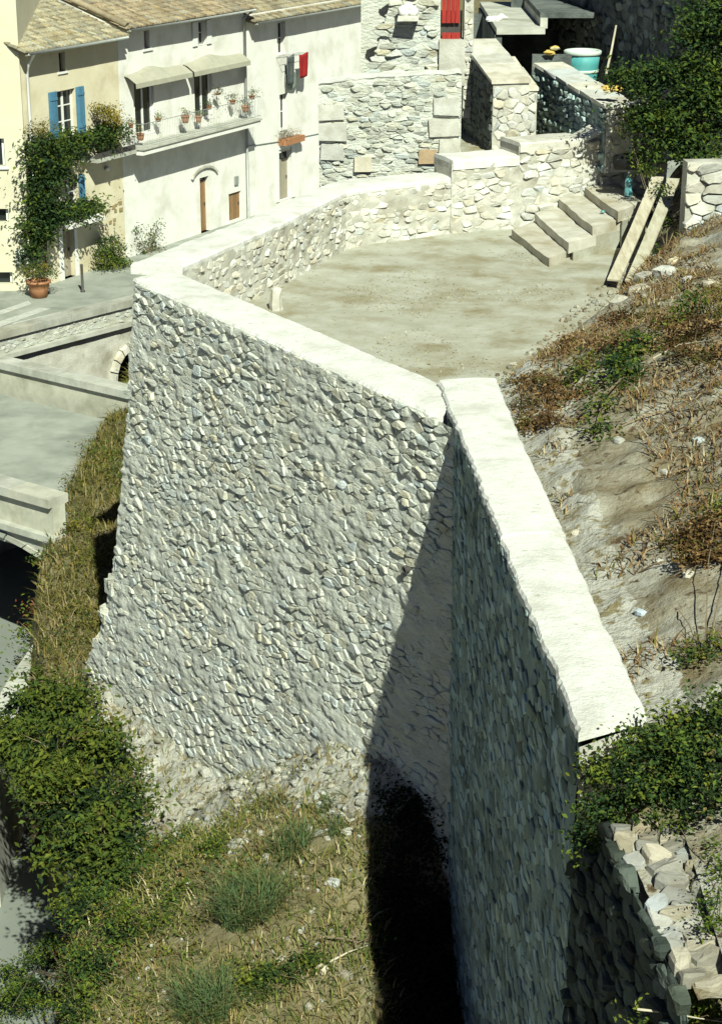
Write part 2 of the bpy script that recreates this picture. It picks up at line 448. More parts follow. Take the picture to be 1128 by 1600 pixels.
# spoil of lime and rubble lying against the foot of the sunlit wall: a low heap over the bank
def spoil():
    vs, fs = [], []
    nu, nd = 110, 26
    for j in range(nd + 1):
        for i in range(nu + 1):
            u = lerp(-0.5, 11.2, i / nu)
            wd = interp([(-0.5, 1.2), (2, 1.9), (4, 2.4), (6, 2.8), (8.5, 2.8), (11.2, 0.9)], u) * (1 + 0.35 * N(u * 1.1, 5))
            d = lerp(-0.3, wd, j / nd)
            p = B + LU * u + LN * d
            t = max(0, d) / wd
            hgt = 0.34 * (1 - t ** 1.5) * (1 + 0.5 * N(u * 1.4, d * 1.4, 4)) + 0.07 * N(u * 3, d * 3) + .05 * N(u * 8, d * 8) - 0.08 * t
            vs.append((p.x, p.y, zl(p.x, p.y) + hgt + 0.004))
    for j in range(nd):
        for i in range(nu):
            a = j * (nu + 1) + i
            fs.append((a, a + 1, a + nu + 2, a + nu + 1))
    o = MB().add(vs, fs).build('spoil_heap', M['lime_dust'], None, True)
    fix_normals(o)
    tag(o, 'pale lime and rubble spoil along the foot of the sunlit wall', 'spoil', kind='stuff')
spoil()

# terrace floor
def z_floor(x, y): return FLOOR + 0.025 * N(x * 0.8, y * 0.8, 2) + 0.012 * N(x * 4, y * 4, 2)
_tl = [(-4.0, 36.0), (1.2, 27.3), (6.5, 27.3), (9.0, 40), (9.0, 52), (-0.3, 52), (-0.3, 44.5)]
vs, fs = [], []
nx, ny = 90, 130
for j in range(ny + 1):
    y = lerp(27.3, 49.0, j / ny)
    xl = interp([(27.3, 1.3), (35.6, -3.6), (44.2, -0.3), (49.0, 1.5)], y)
    for i in range(nx + 1):
        x = lerp(xl, 8.5, i / nx)
        vs.append((x, y, z_floor(x, y)))
for j in range(ny):
    for i in range(nx):
        a = j * (nx + 1) + i
        fs.append((a, a + 1, a + nx + 2, a + nx + 1))
MB().add(vs, fs).build('terrace_floor', M['dust'], None, True)['kind'] = 'structure'

# the hillside right of the walls
def hill_line(y): return interp([(28, 1.75), (30.5, 1.95), (32, 2.55), (33.7, 3.3), (35.5, 4.05), (38.6, 5.1), (39.8, 5.75), (42, 6.3), (44, 6.6), (49, 7.2)], y)
def z_hill(x, y):
    za = 7.8 + 0.40 * (x - xr_back(y)) - 0.25 * sstep(16, 12, y)
    s = x - hill_line(y)
    zb = FLOOR - 0.15 + 0.75 * sstep(0, 1.1, s) + 0.33 * max(0, s - 0.2)
    z = lerp(za, zb, sstep(27.6, 31.0, y))
    return z
def zh(x, y):
    s = sstep(0, 0.6, x - xr_back(y)) if y < 29 else sstep(-0.1, 0.6, x - hill_line(y))
    return z_hill(x, y) + bumps(x, y, 0.12) * s + 0.16 * s * max(0, N(x * 1.7, y * 1.7, 20))
vs, fs = [], []
nx, ny = 70, 330
for j in range(ny + 1):
    y = lerp(8.0, 49.0, j / ny)
    xl = min(xr_back(y) - 0.12, 9) if y < 28 else lerp(xr_back(28) - 0.12, hill_line(y) - 0.15, sstep(28, 29.5, y))
    for i in range(nx + 1):
        x = xl + 9.0 * (i / nx) ** 1.5
        vs.append((x, y, zh(x, y)))
for j in range(ny):
    for i in range(nx):
        a = j * (nx + 1) + i
        fs.append((a, a + 1, a + nx + 2, a + nx + 1))
MB().add(vs, fs).build('hillside', M['dirt'], None, True)['kind'] = 'structure'

vs, fs = [], []
for j in range(141):
    y = lerp(16.3, 29.5, j / 140)
    for i in range(13):
        wd = (.75 + .5 * sstep(22, 27, y)) * (1 + .4 * N(y * .9, 8) + .25 * N(y * 3, 8)); x = xr_back(y) - .05 + wd * i / 12
        vs.append((x, y, zh(x, y) + .05 * (1 - i / 12) + .02 * N(x * 5, y * 5) - .03 * (i / 12) ** 3))
for j in range(140):
    for i in range(12):
        a = j * 13 + i; fs.append((a, a + 1, a + 14, a + 13))
tag(MB().add(vs, fs).build('dusty_strip', M['lime_dust'], None, True), 'pale dusty strip of spilt lime beside the white coping', 'spoil', kind='stuff')
# upper ground behind the terrace
def z_up(x, y): return 8.1 + 0.05 * N(x, y, 5)
sheet('upper_ground', 2.3, 22.0, 46.6, 75.0, 0.6, z_up, M['dust'])
# street in front of the houses
def street():
    p = [(-60, 20), (-13.2, 55.4), (-6.4, 63.4), (0.5, 71.5), (40, 118), (40, 160), (-80, 160)]
    MB().add([(x, y, STREET) for x, y in p], [tuple(range(len(p)))]).build('street', M['asphalt'])['kind'] = 'structure'
    k = 0
    for (a, b, c, d) in (((-8, 488), (45, 470), (50, 475), (-8, 495)), ((-8, 505), (62, 481), (80, 482), (-8, 514)), ((20, 505), (95, 487), (112, 489), (32, 511))):
        q = [PZ(x, y, STREET + 0.005) for x, y in (d, c, b, a)]
        MB().add(q, [(0, 1, 2, 3)]).build('crossing_stripe', M['white_line'])['kind'] = 'structure'
street()

# ================================================================== the sunlit retaining wall
def seg_cap(pts_out, pts_in, z, th, step, name, material, parent, amp=0.03, ztop=None, ends=True):
    """rough cast coping between two top edges (outer and inner polylines of equal count)"""
    def walk(pl):
        out = []
        for a, b in zip(pl, pl[1:]):
            a, b = Vector(a), Vector(b)
            out.append((a, b, (b - a).length))
        return out
    def at(pl, t):
        segs = walk(pl); n = len(segs); k = min(int(t * n), n - 1)
        a, b, _ = segs[k]; return a.lerp(b, t * n - k)
    L = sum(q[2] for q in walk(pts_out)); n = max(2, int(L / (step * .6))); mcols = 13
    vs, fs = [], []
    for i in range(n + 1):
        t = i / n
        o_, i_ = at(pts_out, t), at(pts_in, t)
        ac = (i_ - o_).normalized()
        o_ = o_ - ac * (amp * (N(t * L * 1.7, 1, z) + 0.8 * N(t * L * 6, 4, z) + .5 * N(t * L * 17, 4, z)))
        i_ = i_ + ac * (amp * (N(t * L * 2.0, 7, z) + 0.6 * N(t * L * 6, 2, z)))
        row = []
        zt = z + (0.015 * N(t * L * 0.5, 3, 1))
        row.append(Vector((o_.x, o_.y, z - th)))
        row.append(Vector((o_.x, o_.y, zt - 0.035)))
        for c in range(mcols):
            s = 0.035 + 0.93 * c / (mcols - 1)
            p = o_.lerp(i_, s)
            row.append(Vector((p.x, p.y, zt + 0.02 * math.sin(s * math.pi) + 0.008 * N(p.x * 3, p.y * 3, z) + 0.006 * N(p.x * 13, p.y * 13, z))))
        row.append(Vector((i_.x, i_.y, zt - 0.035)))
        row.append(Vector((i_.x, i_.y, z - th)))
        vs += row
    w_ = mcols + 4
    for i in range(n):
        for c in range(w_ - 1):
            a = i * w_ + c
            fs.append((a, a + w_, a + w_ + 1, a + 1))
    fs.append(tuple(range(w_))); fs.append(tuple(reversed(range(n * w_, n * w_ + w_))))
    o = MB().add(vs, fs).build(name, material, parent, False)
    fix_normals(o)
    return o

lw = empty('retaining_wall', (B.x, B.y, 0), 'tall sunlit rubble retaining wall with white coping below the terrace', 'wall')
LB = 0.075                                           # batter
LO = Vector((B.x, B.y, 0))
def left_edge(w_): return interp([(-2.5, 13.2), (-1.0, 11.9), (0.5, 10.9), (1.8, 10.35), (3.8, 9.95), (6, 9.75), (8, 9.62)], w_)
def lw_edge(u, w_, t): return lerp(-2.3, left_edge(w_) + 0.04 * N(w_ * 3, 2), t)
o = rough_panel(LO, LU, UP, LN, -2.3, LLEN, -2.4, CAPZ - 0.06, 0.042, 0.035, LB, CAPZ, 3.0, edge=lw_edge, off=lambda p: -0.006 + 0.042 * sstep(-.2, .5, N(p.x * .8, p.y * .8, p.z * 1.1 + 40)) + .026 * N(p.x * 4, p.y * 4, p.z * 13) + .012 * N(p.x * 13, p.y * 13, p.z * 27)).build('mortar_face', M['mortar'], lw, True)
fix_normals(o)
# body behind the face
mb = MB()
for w0 in (-2.4,):
    rows = [-2.4, -1, 0.5, 1.8, 3.8, 6, CAPZ - 0.08]
    vs = []
    for r_ in rows:
        u = left_edge(r_) - 0.02
        f_ = LO + LU * u + LN * (LB * (CAPZ - r_) - 0.02) + UP * r_
        g_ = f_ - LN * 1.0 + LU * 0.0
        vs += [f_, g_]
    mb.add(vs, [(2 * i, 2 * i + 1, 2 * i + 3, 2 * i + 2) for i in range(len(rows) - 1)])
mb.build('mortar_end', M['mortar'], lw)
print('left stones', masonry(lw, LO, LU, UP, LN, -1.2, 13.0, -2.2, CAPZ - 0.04, 0.235, 0.10, M['stone'], joint=0.004, h=(0.012, 0.046), batter=LB,
        keep=lambda u, w_: u < left_edge(w_) - 0.10, big=0.16, jit=0.6, var=0.8, hole=0.13, tilt=0.15, tints=(0.92, 1.08, 0.12), smooth=False, round_=0.80))
# rough corner stones proud of the left end
mb = MB()
for k in range(34):
    w_ = ru(-1.2, CAPZ - 0.3); u = left_edge(w_)
    c = LO + LU * (u - 0.04) + LN * (LB * (CAPZ - w_) - ru(0.05, 0.5)) + UP * w_
    sz = ru(0.08, 0.16) if w_ > 3 else ru(0.12, 0.24)
    MB().box(c, (sz * 1.5, sz * 1.5, sz), ru(0, 3), sz * 0.18, tint_rand()).build('corner_stone', M['stone'], lw)
IN = -LN
capo = [B + LU * t * 1.0 for t in (0.0, 2.4, 4.8, 7.2, LLEN + 0.25)]
capi = [b + IN * 0.98 for b in capo]
capo = [Vector((p.x, p.y, 0)) for p in capo]; capi = [Vector((p.x, p.y, 0)) for p in capi]
capi[0] = capi[0] - LU * 0.02; capi[-1] = capi[-1] + LU * 0.2
seg_cap(capo, capi, CAPZ, 0.22, 0.10, 'coping', M['cap'], lw)
# inner side of this wall, towards the terrace
mb = MB(); q0, q1 = B + IN * 0.95, A + IN * 0.95 + LU * 0.3
mb.add([(q0.x, q0.y, FLOOR - .3), (q1.x, q1.y, FLOOR - .3), (q1.x, q1.y, CAPZ - .1), (q0.x, q0.y, CAPZ - .1)], [(0, 1, 2, 3)]).build('inner_face', M['pale_mortar'], lw)
# weep pipe low in the shaded corner
p = PY(658, 885, 26.25)
uu = (p - LO).dot(LU); ww = p.z
c = LO + LU * uu + UP * ww + LN * (LB * (CAPZ - ww))
mb = MB(); ring = [c + LN * 0.10 + (LU * math.cos(t) + UP * math.sin(t)) * 0.05 for t in [k * math.pi / 6 for k in range(13)]]
mb.tube(ring, 0.014, 5)
mb.tube([c - LN * 0.1, c + LN * 0.10], 0.05, 10, cap=False).build('weep_pipe', M['iron'], lw)

# ================================================================== the shaded retaining wall
rw = empty('retaining_wall', (C0.x, C0.y, 0), 'rubble retaining wall in shade with broad white coping running towards the viewer', 'wall')
RB = 0.012
RO = Vector((C0.x, C0.y, 0))
o = rough_panel(RO, RU_, UP, RN, 0.0, RLEN - 0.02, -3.2, CAPZ + 0.0, 0.07, 0.03, RB, CAPZ, 2.4).build('mortar_face', M['shade_toned_mortar'], rw, True)
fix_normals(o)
print('right stones', masonry(rw, RO, RU_, UP, RN, 0.05, RLEN - 0.03, -2.6, CAPZ - 0.0, 0.23, 0.125, M['shade_toned_stone'], joint=0.006, h=(0.003, 0.024), batter=RB,
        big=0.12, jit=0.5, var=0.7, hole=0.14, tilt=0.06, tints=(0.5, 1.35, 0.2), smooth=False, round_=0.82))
mb = MB()       # end of the wall towards the viewer and its back
e0, e1 = Vector((C1.x, C1.y, 0)), Vector((2.66, 16.35, 0))
mb.add([e0 + UP * -3, e1 + UP * -3, e1 + UP * (CAPZ - .08), e0 + UP * (CAPZ - .08)], [(0, 1, 2, 3)])
b1 = Vector((2.0, 27.5, 0))
mb.add([e1 + UP * 5, b1 + UP * 5, b1 + UP * (CAPZ - .08), e1 + UP * (CAPZ - .08)], [(0, 1, 2, 3)])
mb.build('wall_end', M['pale_mortar'], rw)
def rco(y): return Vector((xr_face(y) - 0.015, y, 0))
def rci(y): return Vector((interp([(16.4, 2.66), (20.9, 2.40), (24.5, 2.16), (27.56, 2.02)], y), y, 0))
for (ya, yb, dz, nm) in ((27.56, 21.05, 0.0, 'coping'), (21.02, 17.75, -0.035, 'coping'), (17.73, 15.95, 0.012, 'coping')):
    ks = [lerp(ya, yb, i / 6) for i in range(7)]
    po = [rco(k - 0.10) for k in ks]; pi_ = [rci(k + 0.28) if k < 20 else rci(k) for k in ks]
    seg_cap(po, pi_, CAPZ + dz + .09, 0.12, 0.10, nm, M['cap'], rw, 0.035)

# ================================================================== the low far wall round the terrace
fw = empty('terrace_wall', (-0.5, 44.0, FLOOR), 'low pale rubble wall with white coping curving round the far side of the terrace', 'wall')
FO = [Vector((-4.35, 35.7, 0)), Vector((-2.4, 40.0, 0)), Vector((-0.75, 44.1, 0)), Vector((-0.2, 44.75, 0)), Vector((2.15, 45.7, 0))]
FI = [Vector((-3.35, 35.5, 0)), Vector((-1.62, 39.6, 0)), Vector((-0.35, 43.0, 0)), Vector((0.2, 43.55, 0)), Vector((2.12, 44.75, 0))]
seg_cap(FO, FI, CAPZ, 0.2, 0.12, 'coping', M['cap'], fw, 0.04)
def poly_wall(pts, z0, z1, parent, nm, su, sv, stone, mortar, h, joint, limit_each, **kw):
    """rubble on an open polyline whose visible side is to the right of travel"""
    for a, b in zip(pts, pts[1:]):
        U = (b - a); Ln = U.length; U = U / Ln
        Nn = Vector((U.y, -U.x, 0))
        o = rough_panel(Vector((a.x, a.y, 0)), U, UP, Nn, -0.02, Ln + 0.02, z0, z1, 0.06, 0.03, 0, 0, 3.4, off=.008).build('mortar_face', mortar, parent, True)
        fix_normals(o)
        masonry(parent, Vector((a.x, a.y, 0)), U, UP, Nn, 0.0, Ln, z0, z1 - 0.02, su, sv, stone, joint=joint, h=h, limit=limit_each, **kw)
poly_wall(FI, FLOOR - 0.05, CAPZ - 0.1, fw, 'f', 0.27, 0.14, M['pale_stone'], M['pale_mortar'], (0.0, 0.045), 0.008, 75, hole=0.18, jit=0.35, tints=(0.85, 1.2, 0.1))
# stepped continuation to the stairs
sw = empty('terrace_wall', (3.8, 45.3, FLOOR), 'taller stepped rubble wall with two white coping steps behind the stairs', 'wall')
S0, S1, S2 = Vector((2.12, 44.72, 0)), Vector((3.72, 45.35, 0)), Vector((5.3, 46.05, 0))
S3 = Vector((6.3, 46.5, 0))
sdir = (S2 - S0).normalized(); sback = Vector((-sdir.y, sdir.x, 0))
seg_cap([S0 + sback * 1.0, S1 + sback * 1.0], [S0 - sback * .03, S1 - sback * .03], 8.42, 0.22, 0.12, 'coping', M['cap'], sw, 0.04)
seg_cap([S1 + sback * 1.0, S2 + sback * 0.9], [S1 - sback * .03, S2 - sback * .03], 8.72, 0.22, 0.12, 'coping', M['pale_stone'], sw, 0.04)
poly_wall([S0, S1], FLOOR - 0.05, 8.34, sw, 's', 0.30, 0.16, M['pale_stone'], M['pale_mortar'], (0.0, 0.05), 0.008, 100, hole=0.1, tints=(0.85, 1.2, 0.1))
poly_wall([S1, S2], FLOOR - 0.05, 8.64, sw, 's', 0.36, 0.17, M['pale_stone'], M['pale_mortar'], (0.0, 0.06), 0.008, 100, hole=0.08, tints=(0.8, 1.15, 0.12))
mb = MB()
for a, z in ((S0, 8.34), (S1, 8.64)):
    mb.add([Vector((a.x, a.y, FLOOR)), Vector((a.x, a.y, FLOOR)) + sback * 1, Vector((a.x, a.y, z)) + sback * 1, Vector((a.x, a.y, z))], [(0, 1, 2, 3)])
mb.build('wall_end', M['pale_mortar'], sw)
# ramped rubble wall rising beside the top of the stairs
rp = empty('ramp_wall', (5.8, 46.0, FLOOR), 'rubble wall with sloping top rising beside the stairs under the tree', 'wall')
rU = (S3 - S2); rL = rU.length + 1.3; rU.normalize(); rN = Vector((rU.y, -rU.x, 0))
RO2 = Vector((S2.x, S2.y, 0))
def ramp_top(u): return 8.62 + 0.42 * u
o = rough_panel(RO2, rU, UP, rN, 0, rL, 6.6, 9.6, 0.08, 0.04, 0, 0, 2.5); 
o.v = [(x, y, min(z, ramp_top((Vector((x, y, 0)) - RO2).dot(rU)))) for x, y, z in o.v]
fix_normals(o.build('mortar_face', M['pale_mortar'], rp, True))
masonry(rp, RO2, rU, UP, rN, 0, rL, 6.6, 9.6, 0.38, 0.2, M['pale_stone'], joint=0.02, h=(0.02, 0.10), keep=lambda u, w_: w_ < ramp_top(u) - 0.1, hole=0.05, tints=(0.75, 1.15, 0.14))
mb = MB()
for k in range(7):
    u0_, u1_ = rL * k / 7 + 0.01, rL * (k + 1) / 7 - 0.01
    MB().add([RO2 + rU * u + rN * d + UP * (ramp_top(u) + dz) for u, d, dz in ((u0_, 0.05, 0), (u1_, 0.05, 0), (u1_, -0.55, 0), (u0_, -0.55, 0), (u0_, 0.05, 0.1), (u1_, 0.05, 0.1 + ru(0, .03)), (u1_, -0.55, 0.1), (u0_, -0.55, 0.1 + ru(0, .03)))],
        [(3, 2, 1, 0), (4, 5, 6, 7), (0, 1, 5, 4), (1, 2, 6, 5), (2, 3, 7, 6), (3, 0, 4, 7)], tint_rand()).build('coping_slab', M['pale_stone'], rp)

# stairs: four long worn slabs
st = empty('stone_stairs', (4.9, 43.5, FLOOR), 'four worn stone slab steps climbing from the terrace to the right', 'stairs')
def slab(corners, th, parent, nm, material, tint=(1, 1, 1)):
    """worn slab: subdivided top with rounded, wavering edges"""
    a, b, c, d = [Vector(q) for q in corners]
    n, m_ = 16, 7
    vs, fs = [], []
    for j in range(m_ + 1):
        for i in range(n + 1):
            s, t = i / n, j / m_
            p = a.lerp(b, s).lerp(d.lerp(c, s), t)
            e = min(min(s, 1 - s) * (b - a).length, min(t, 1 - t) * (d - a).length)
            dz = -0.025 * max(0, 1 - e / 0.05) ** 2 + 0.012 * N(p.x * 3, p.y * 3, p.z) - 0.02 * math.sin(s * math.pi)
            jx = 0.03 * N(p.x * 1.5, p.y * 1.5, 8) if e < 0.02 else 0
            vs.append(p + Vector((jx, jx, dz)))
    for j in range(m_):
        for i in range(n):
            k = j * (n + 1) + i
            fs.append((k, k + 1, k + n + 2, k + n + 1))
    border = [i for i in range(n + 1)] + [(j + 1) * (n + 1) - 1 for j in range(1, m_ + 1)] + [m_ * (n + 1) + i for i in range(n - 1, -1, -1)] + [j * (n + 1) for j in range(m_ - 1, 0, -1)]
    base = len(vs)
    for k in border: vs.append(vs[k] + Vector((0.02 * N(vs[k].x * 4, vs[k].y * 4), 0, -th)))
    nb = len(border)
    for k in range(nb): fs.append((border[k], base + k, base + (k + 1) % nb, border[(k + 1) % nb]))
    o = MB().add(vs, fs, tint).build(nm, material, parent, False)
    fix_normals(o)
    return o
M['step'] = mat('worn_step_stone', [(0.46, 0.44, 0.36), (0.58, 0.56, 0.48), (0.36, 0.32, 0.22)], 2.5, bump=0.5, bscale=20, bdist=0.02)
for k, qs in enumerate([[(800, 357), (857, 402), (907, 383), (845, 340)], [(835, 331), (888, 378), (945, 362), (884, 316)], [(870, 306), (925, 352), (978, 340), (915, 290)], [(908, 286), (965, 330), (1003, 314), (948, 272)]]):
    z = FLOOR + 0.22 * (k + 1)
    slab([PZ(x, y, z) for x, y in qs], 0.24, st, 'step', M['step'], tint_rand(0.9, 1.1))
    q = [PZ(x, y, z) for x, y in qs]
    MB().add([Vector((p.x + 0.12, p.y + (0.1 if i in (1, 2) else 0), zz)) for zz in (FLOOR - 0.3, z - 0.25) for i, p in enumerate(q)], [(3, 2, 1, 0), (4, 5, 6, 7), (0, 1, 5, 4), (1, 2, 6, 5), (2, 3, 7, 6), (3, 0, 4, 7)]).build('step_bed', M['dust'], st)
# ================================================================== ruined walls behind the terrace
def ruin(name, label, x0, x1, y, z0, z1, th, su, sv, stone, mortar, topfn=None, leftfn=None, skew=0.0, h=(0.01, 0.06), **kw):
    r = empty(name, ((x0 + x1) / 2, y, z0), label, 'wall')
    U = Vector((1, skew, 0)).normalized(); Nn = Vector((U.y, -U.x, 0))
    O = Vector((x0, y, 0)); Ln = (x1 - x0) / U.x
    topfn = topfn or (lambda u: z1); leftfn = leftfn or (lambda w_: 0.0)
    pm = rough_panel(O, U, UP, Nn, 0, Ln, z0, z1, 0.07, 0.03, 0, 0, 3.0)
    pm.v = [tuple(Vector((a, b, min(c, topfn((Vector((a, b, 0)) - O).dot(U))))) + U * max(0, leftfn(c) - (Vector((a, b, 0)) - O).dot(U))) for a, b, c in pm.v]
    fix_normals(pm.build('mortar_face', mortar, r, True))
    masonry(r, O, U, UP, Nn, 0, Ln, z0, z1, su, sv, stone, h=h, keep=lambda u, w_: w_ < topfn(u) - 0.04 and u > leftfn(w_), **kw)
    # rough top and end faces
    n = max(4, int(Ln / 0.1)); vs, fs = [], []
    for i in range(n + 1):
        u = Ln * i / n
        for j in range(6):
            p = O + U * u - Nn * (th * j / 5 - 0.02)
            vs.append(p + UP * (topfn(u) + 0.03 * N(p.x * 3, p.y * 3, 4) + 0.02 * N(p.x * 8, p.y * 8, 4)))
    for i in range(n):
        for j in range(5): fs.append((i * 6 + j, (i + 1) * 6 + j, (i + 1) * 6 + j + 1, i * 6 + j + 1))
    fix_normals(MB().add(vs, fs).build('wall_top', M['cap'] if kw.get('name') is None and 'white' in label else mortar, r, True))
    mb = MB()
    for u in (leftfn(z0), Ln):
        a = O + U * u
        mb.add([a + UP * z0, a - Nn * th + UP * z0, a - Nn * th + UP * topfn(u), a + UP * topfn(u)], [(0, 1, 2, 3)])
    a, b = O - Nn * th, O + U * Ln - Nn * th
    mb.add([a + UP * z0, b + UP * z0, b + UP * topfn(Ln), a + UP * topfn(0)], [(0, 1, 2, 3)])
    mb.build('wall_end', mortar, r)
    return r
def rtop(u): return interp([(0, 9.88), (0.6, 9.95), (1.5, 10.05), (3.5, 10.12)], u) + 0.02 * N(u * 5)
r1 = ruin('ruined_wall', 'square block of pale rubble masonry with white top behind the terrace wall', -1.02, 2.42, 46.9, 7.3, 10.2, 1.0, 0.29, 0.115, M['stone'], M['mortar'], topfn=rtop, h=(0.005, 0.05), joint=0.007, jit=0.3, tints=(0.7, 1.08, 0.10), hole=0.12)
# larger dressed blocks at its corners
for (x, z, wd, hh) in ((-0.72, 9.2, 0.62, 0.34), (-0.68, 8.75, 0.66, 0.42), (-0.70, 8.25, 0.55, 0.36), (2.06, 9.35, 0.62, 0.40), (2.02, 8.85, 0.74, 0.42), (2.14, 8.4, 0.5, 0.36), (0.05, 7.95, 0.42, 0.36)):
    MB().box((x, 46.86, z), (wd, 0.14, hh), 0, 0.02, tint_rand(0.8, 1.0)).build('dressed_block', M['pale_stone'], r1)
MB().box((1.62, 46.85, 8.16), (0.42, 0.12, 0.34), 0, 0.02, (0.75, 0.55, 0.38)).build('brown_block', M['pale_stone'], r1)
def r2left(w_): return max(0.0, (w_ - 9.0) * 0.30)
r2 = ruin('ruined_wall', 'grey rubble wall with leaning left end standing behind the white topped block', 0.0, 2.02, 50.2, 8.6, 12.4, 0.7, 0.40, 0.15, M['stone'], M['mortar'], topfn=lambda u: 12.3, leftfn=r2left, h=(0.01, 0.07), joint=0.007, tints=(0.7, 1.1, 0.14), hole=0.04)
# ledge with a white sack on it
p = PY(637, 26, 50.0)
MB().box((p.x, 49.95, p.z - 0.02), (0.52, 0.5, 0.10), 0, 0.02).build('ledge', M['pale_stone'], r2)
mb = MB(); c = Vector((p.x, 49.93, p.z + 0.04))
for (dx, dz, s_) in ((-.1, .1, .34), (.12, .09, .30), (.02, .2, .26)):
    vs = []
    for k in range(10):
        t = 6.283 * k / 10
        for (r_, z_) in ((.3, -.3), (.5, -.1), (.46, .2), (.2, .42)): vs.append(c + Vector((dx + r_ * s_ * math.cos(t) * ru(.8, 1.2), r_ * s_ * math.sin(t) * ru(.8, 1.2), dz + z_ * s_ * ru(.8, 1.2))))
    mb.add(vs, [(k * 4 + j, ((k + 1) % 10) * 4 + j, ((k + 1) % 10) * 4 + j + 1, k * 4 + j + 1) for k in range(10) for j in range(3)] + [tuple(k * 4 + 3 for k in range(10))])
tag(mb.build('sack', M['bag'], None, True), 'white sack lying on the ledge of the grey rubble wall', 'sack')
# pillar right of the red boards
pl = ruin('stone_pillar', 'narrow rubble pillar right of the red boarded door', 2.62, 2.86, 50.1, 8.6, 12.4, 0.7, 0.22, 0.14, M['pale_stone'], M['pale_mortar'], topfn=lambda u: 12.3, joint=0.014, tints=(0.8, 1.2, 0.12))
rd = empty('red_door', (2.32, 50.3, 10.6), 'red boarded door with a dark gap, set between rubble wall and pillar', 'door')
yD = 50.28
for (ya, yb) in ((-20, 36), (51, 72)):
    a, b = PY(690, yb, yD), PY(719, ya, yD)
    n = 4
    for k in range(n):
        x0_, x1_ = lerp(a.x, b.x, k / n) + 0.006, lerp(a.x, b.x, (k + 1) / n) - 0.006
        MB().box(((x0_ + x1_) / 2, yD + ru(0, .02), (a.z + b.z) / 2), (x1_ - x0_, 0.04, b.z - a.z), 0, 0.004, tint_rand(.85, 1.2, .05)).build('board', M['red_paint'], rd)
a, b = PY(690, 51, yD), PY(719, 36, yD)
MB().box(((a.x + b.x) / 2, yD + 0.12, (a.z + b.z) / 2), (b.x - a.x + .1, 0.03, b.z - a.z + .6)).build('dark_gap_backing', M['iron'], rd)  # black sheet behind the boards, painting the darkness of the gap
MB().box((2.32, 50.35, 10.0), (0.66, 0.6, 1.15)).build('sill', M['pale_mortar'], rd)

# enclosure of low walls right of the ruin
def thick_wall(name, label, P0, P1, z0, z1a, z1b, th, stone, mortar, su=0.26, sv=0.16, capm=None, **kw):
    """wall from near end P0 to far end P1, seen from its left side; P0's end face is seen too"""
    e = empty(name, (P0.x, P0.y, z0), label, 'wall')
    U = (P1 - P0); Ln = U.length; U.normalize(); Nn = Vector((-U.y, U.x, 0))
    O = Vector((P0.x, P0.y, 0)); top = lambda u: lerp(z1a, z1b, u / Ln)
    zt = max(z1a, z1b)
    pm = rough_panel(O, U, UP, Nn, 0, Ln, z0, zt, 0.1, 0.04, 0, 0, 2.5)
    pm.v = [(a, b, min(c, top((Vector((a, b, 0)) - O).dot(U)))) for a, b, c in pm.v]
    fix_normals(pm.build('mortar_face', mortar, e, True))
    masonry(e, O, U, UP, Nn, 0, Ln, z0, zt, su, sv, stone, keep=lambda u, w_: w_ < top(u) - .05, **kw)
    # near end, sunlit: paler stone than the shade-darkened long side
    EU = -Nn
    pm = rough_panel(O, EU, UP, -U, 0, th, z0, z1a, 0.1, 0.02, 0, 0, 2.5)
    fix_normals(pm.build('mortar_face', M['pale_mortar'], e, True))
    masonry(e, O, EU, UP, -U, 0, th, z0, z1a, min(su, th * .8), sv * 1.3, M['pale_stone'], h=(0.01, 0.04), joint=0.012)
    # slabs on top
    n = max(2, int(Ln / 0.8))
    for k in range(n):
        u0_, u1_ = Ln * k / n + .008, Ln * (k + 1) / n - .008
        vs = []
        for dz in (0, 0.09):
            for u, d in ((u0_, .05), (u1_, .05), (u1_, -th - .03), (u0_, -th - .03)):
                vs.append(O + U * (u - (.06 if k == 0 and u == u0_ else 0)) + Nn * (d + ru(-.02, .02)) + UP * (top(u) + dz + ru(-.012, .012)))
        MB().add(vs, [(3, 2, 1, 0), (4, 5, 6, 7), (0, 1, 5, 4), (1, 2, 6, 5), (2, 3, 7, 6), (3, 0, 4, 7)], tint_rand(.9, 1.1)).build('coping_slab', capm or M['pale_stone'], e)
    return e
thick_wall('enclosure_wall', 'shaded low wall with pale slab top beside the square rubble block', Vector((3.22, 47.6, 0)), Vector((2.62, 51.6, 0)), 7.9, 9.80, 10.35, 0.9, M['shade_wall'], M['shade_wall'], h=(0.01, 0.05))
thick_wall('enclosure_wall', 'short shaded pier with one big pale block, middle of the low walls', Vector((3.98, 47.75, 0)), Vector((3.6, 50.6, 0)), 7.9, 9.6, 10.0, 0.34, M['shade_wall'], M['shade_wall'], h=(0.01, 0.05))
thick_wall('enclosure_wall', 'dark rubble wall with smooth slab top in front of the teal tub', Vector((5.80, 45.95, 0)), Vector((4.48, 50.6, 0)), 7.9, 9.42, 9.86, 0.75, M['shade_toned_stone'], M['shade_toned_mortar'], su=0.22, sv=0.15, h=(0.02, 0.10), joint=0.018, tints=(.6, 1.6, .1), hole=.1)

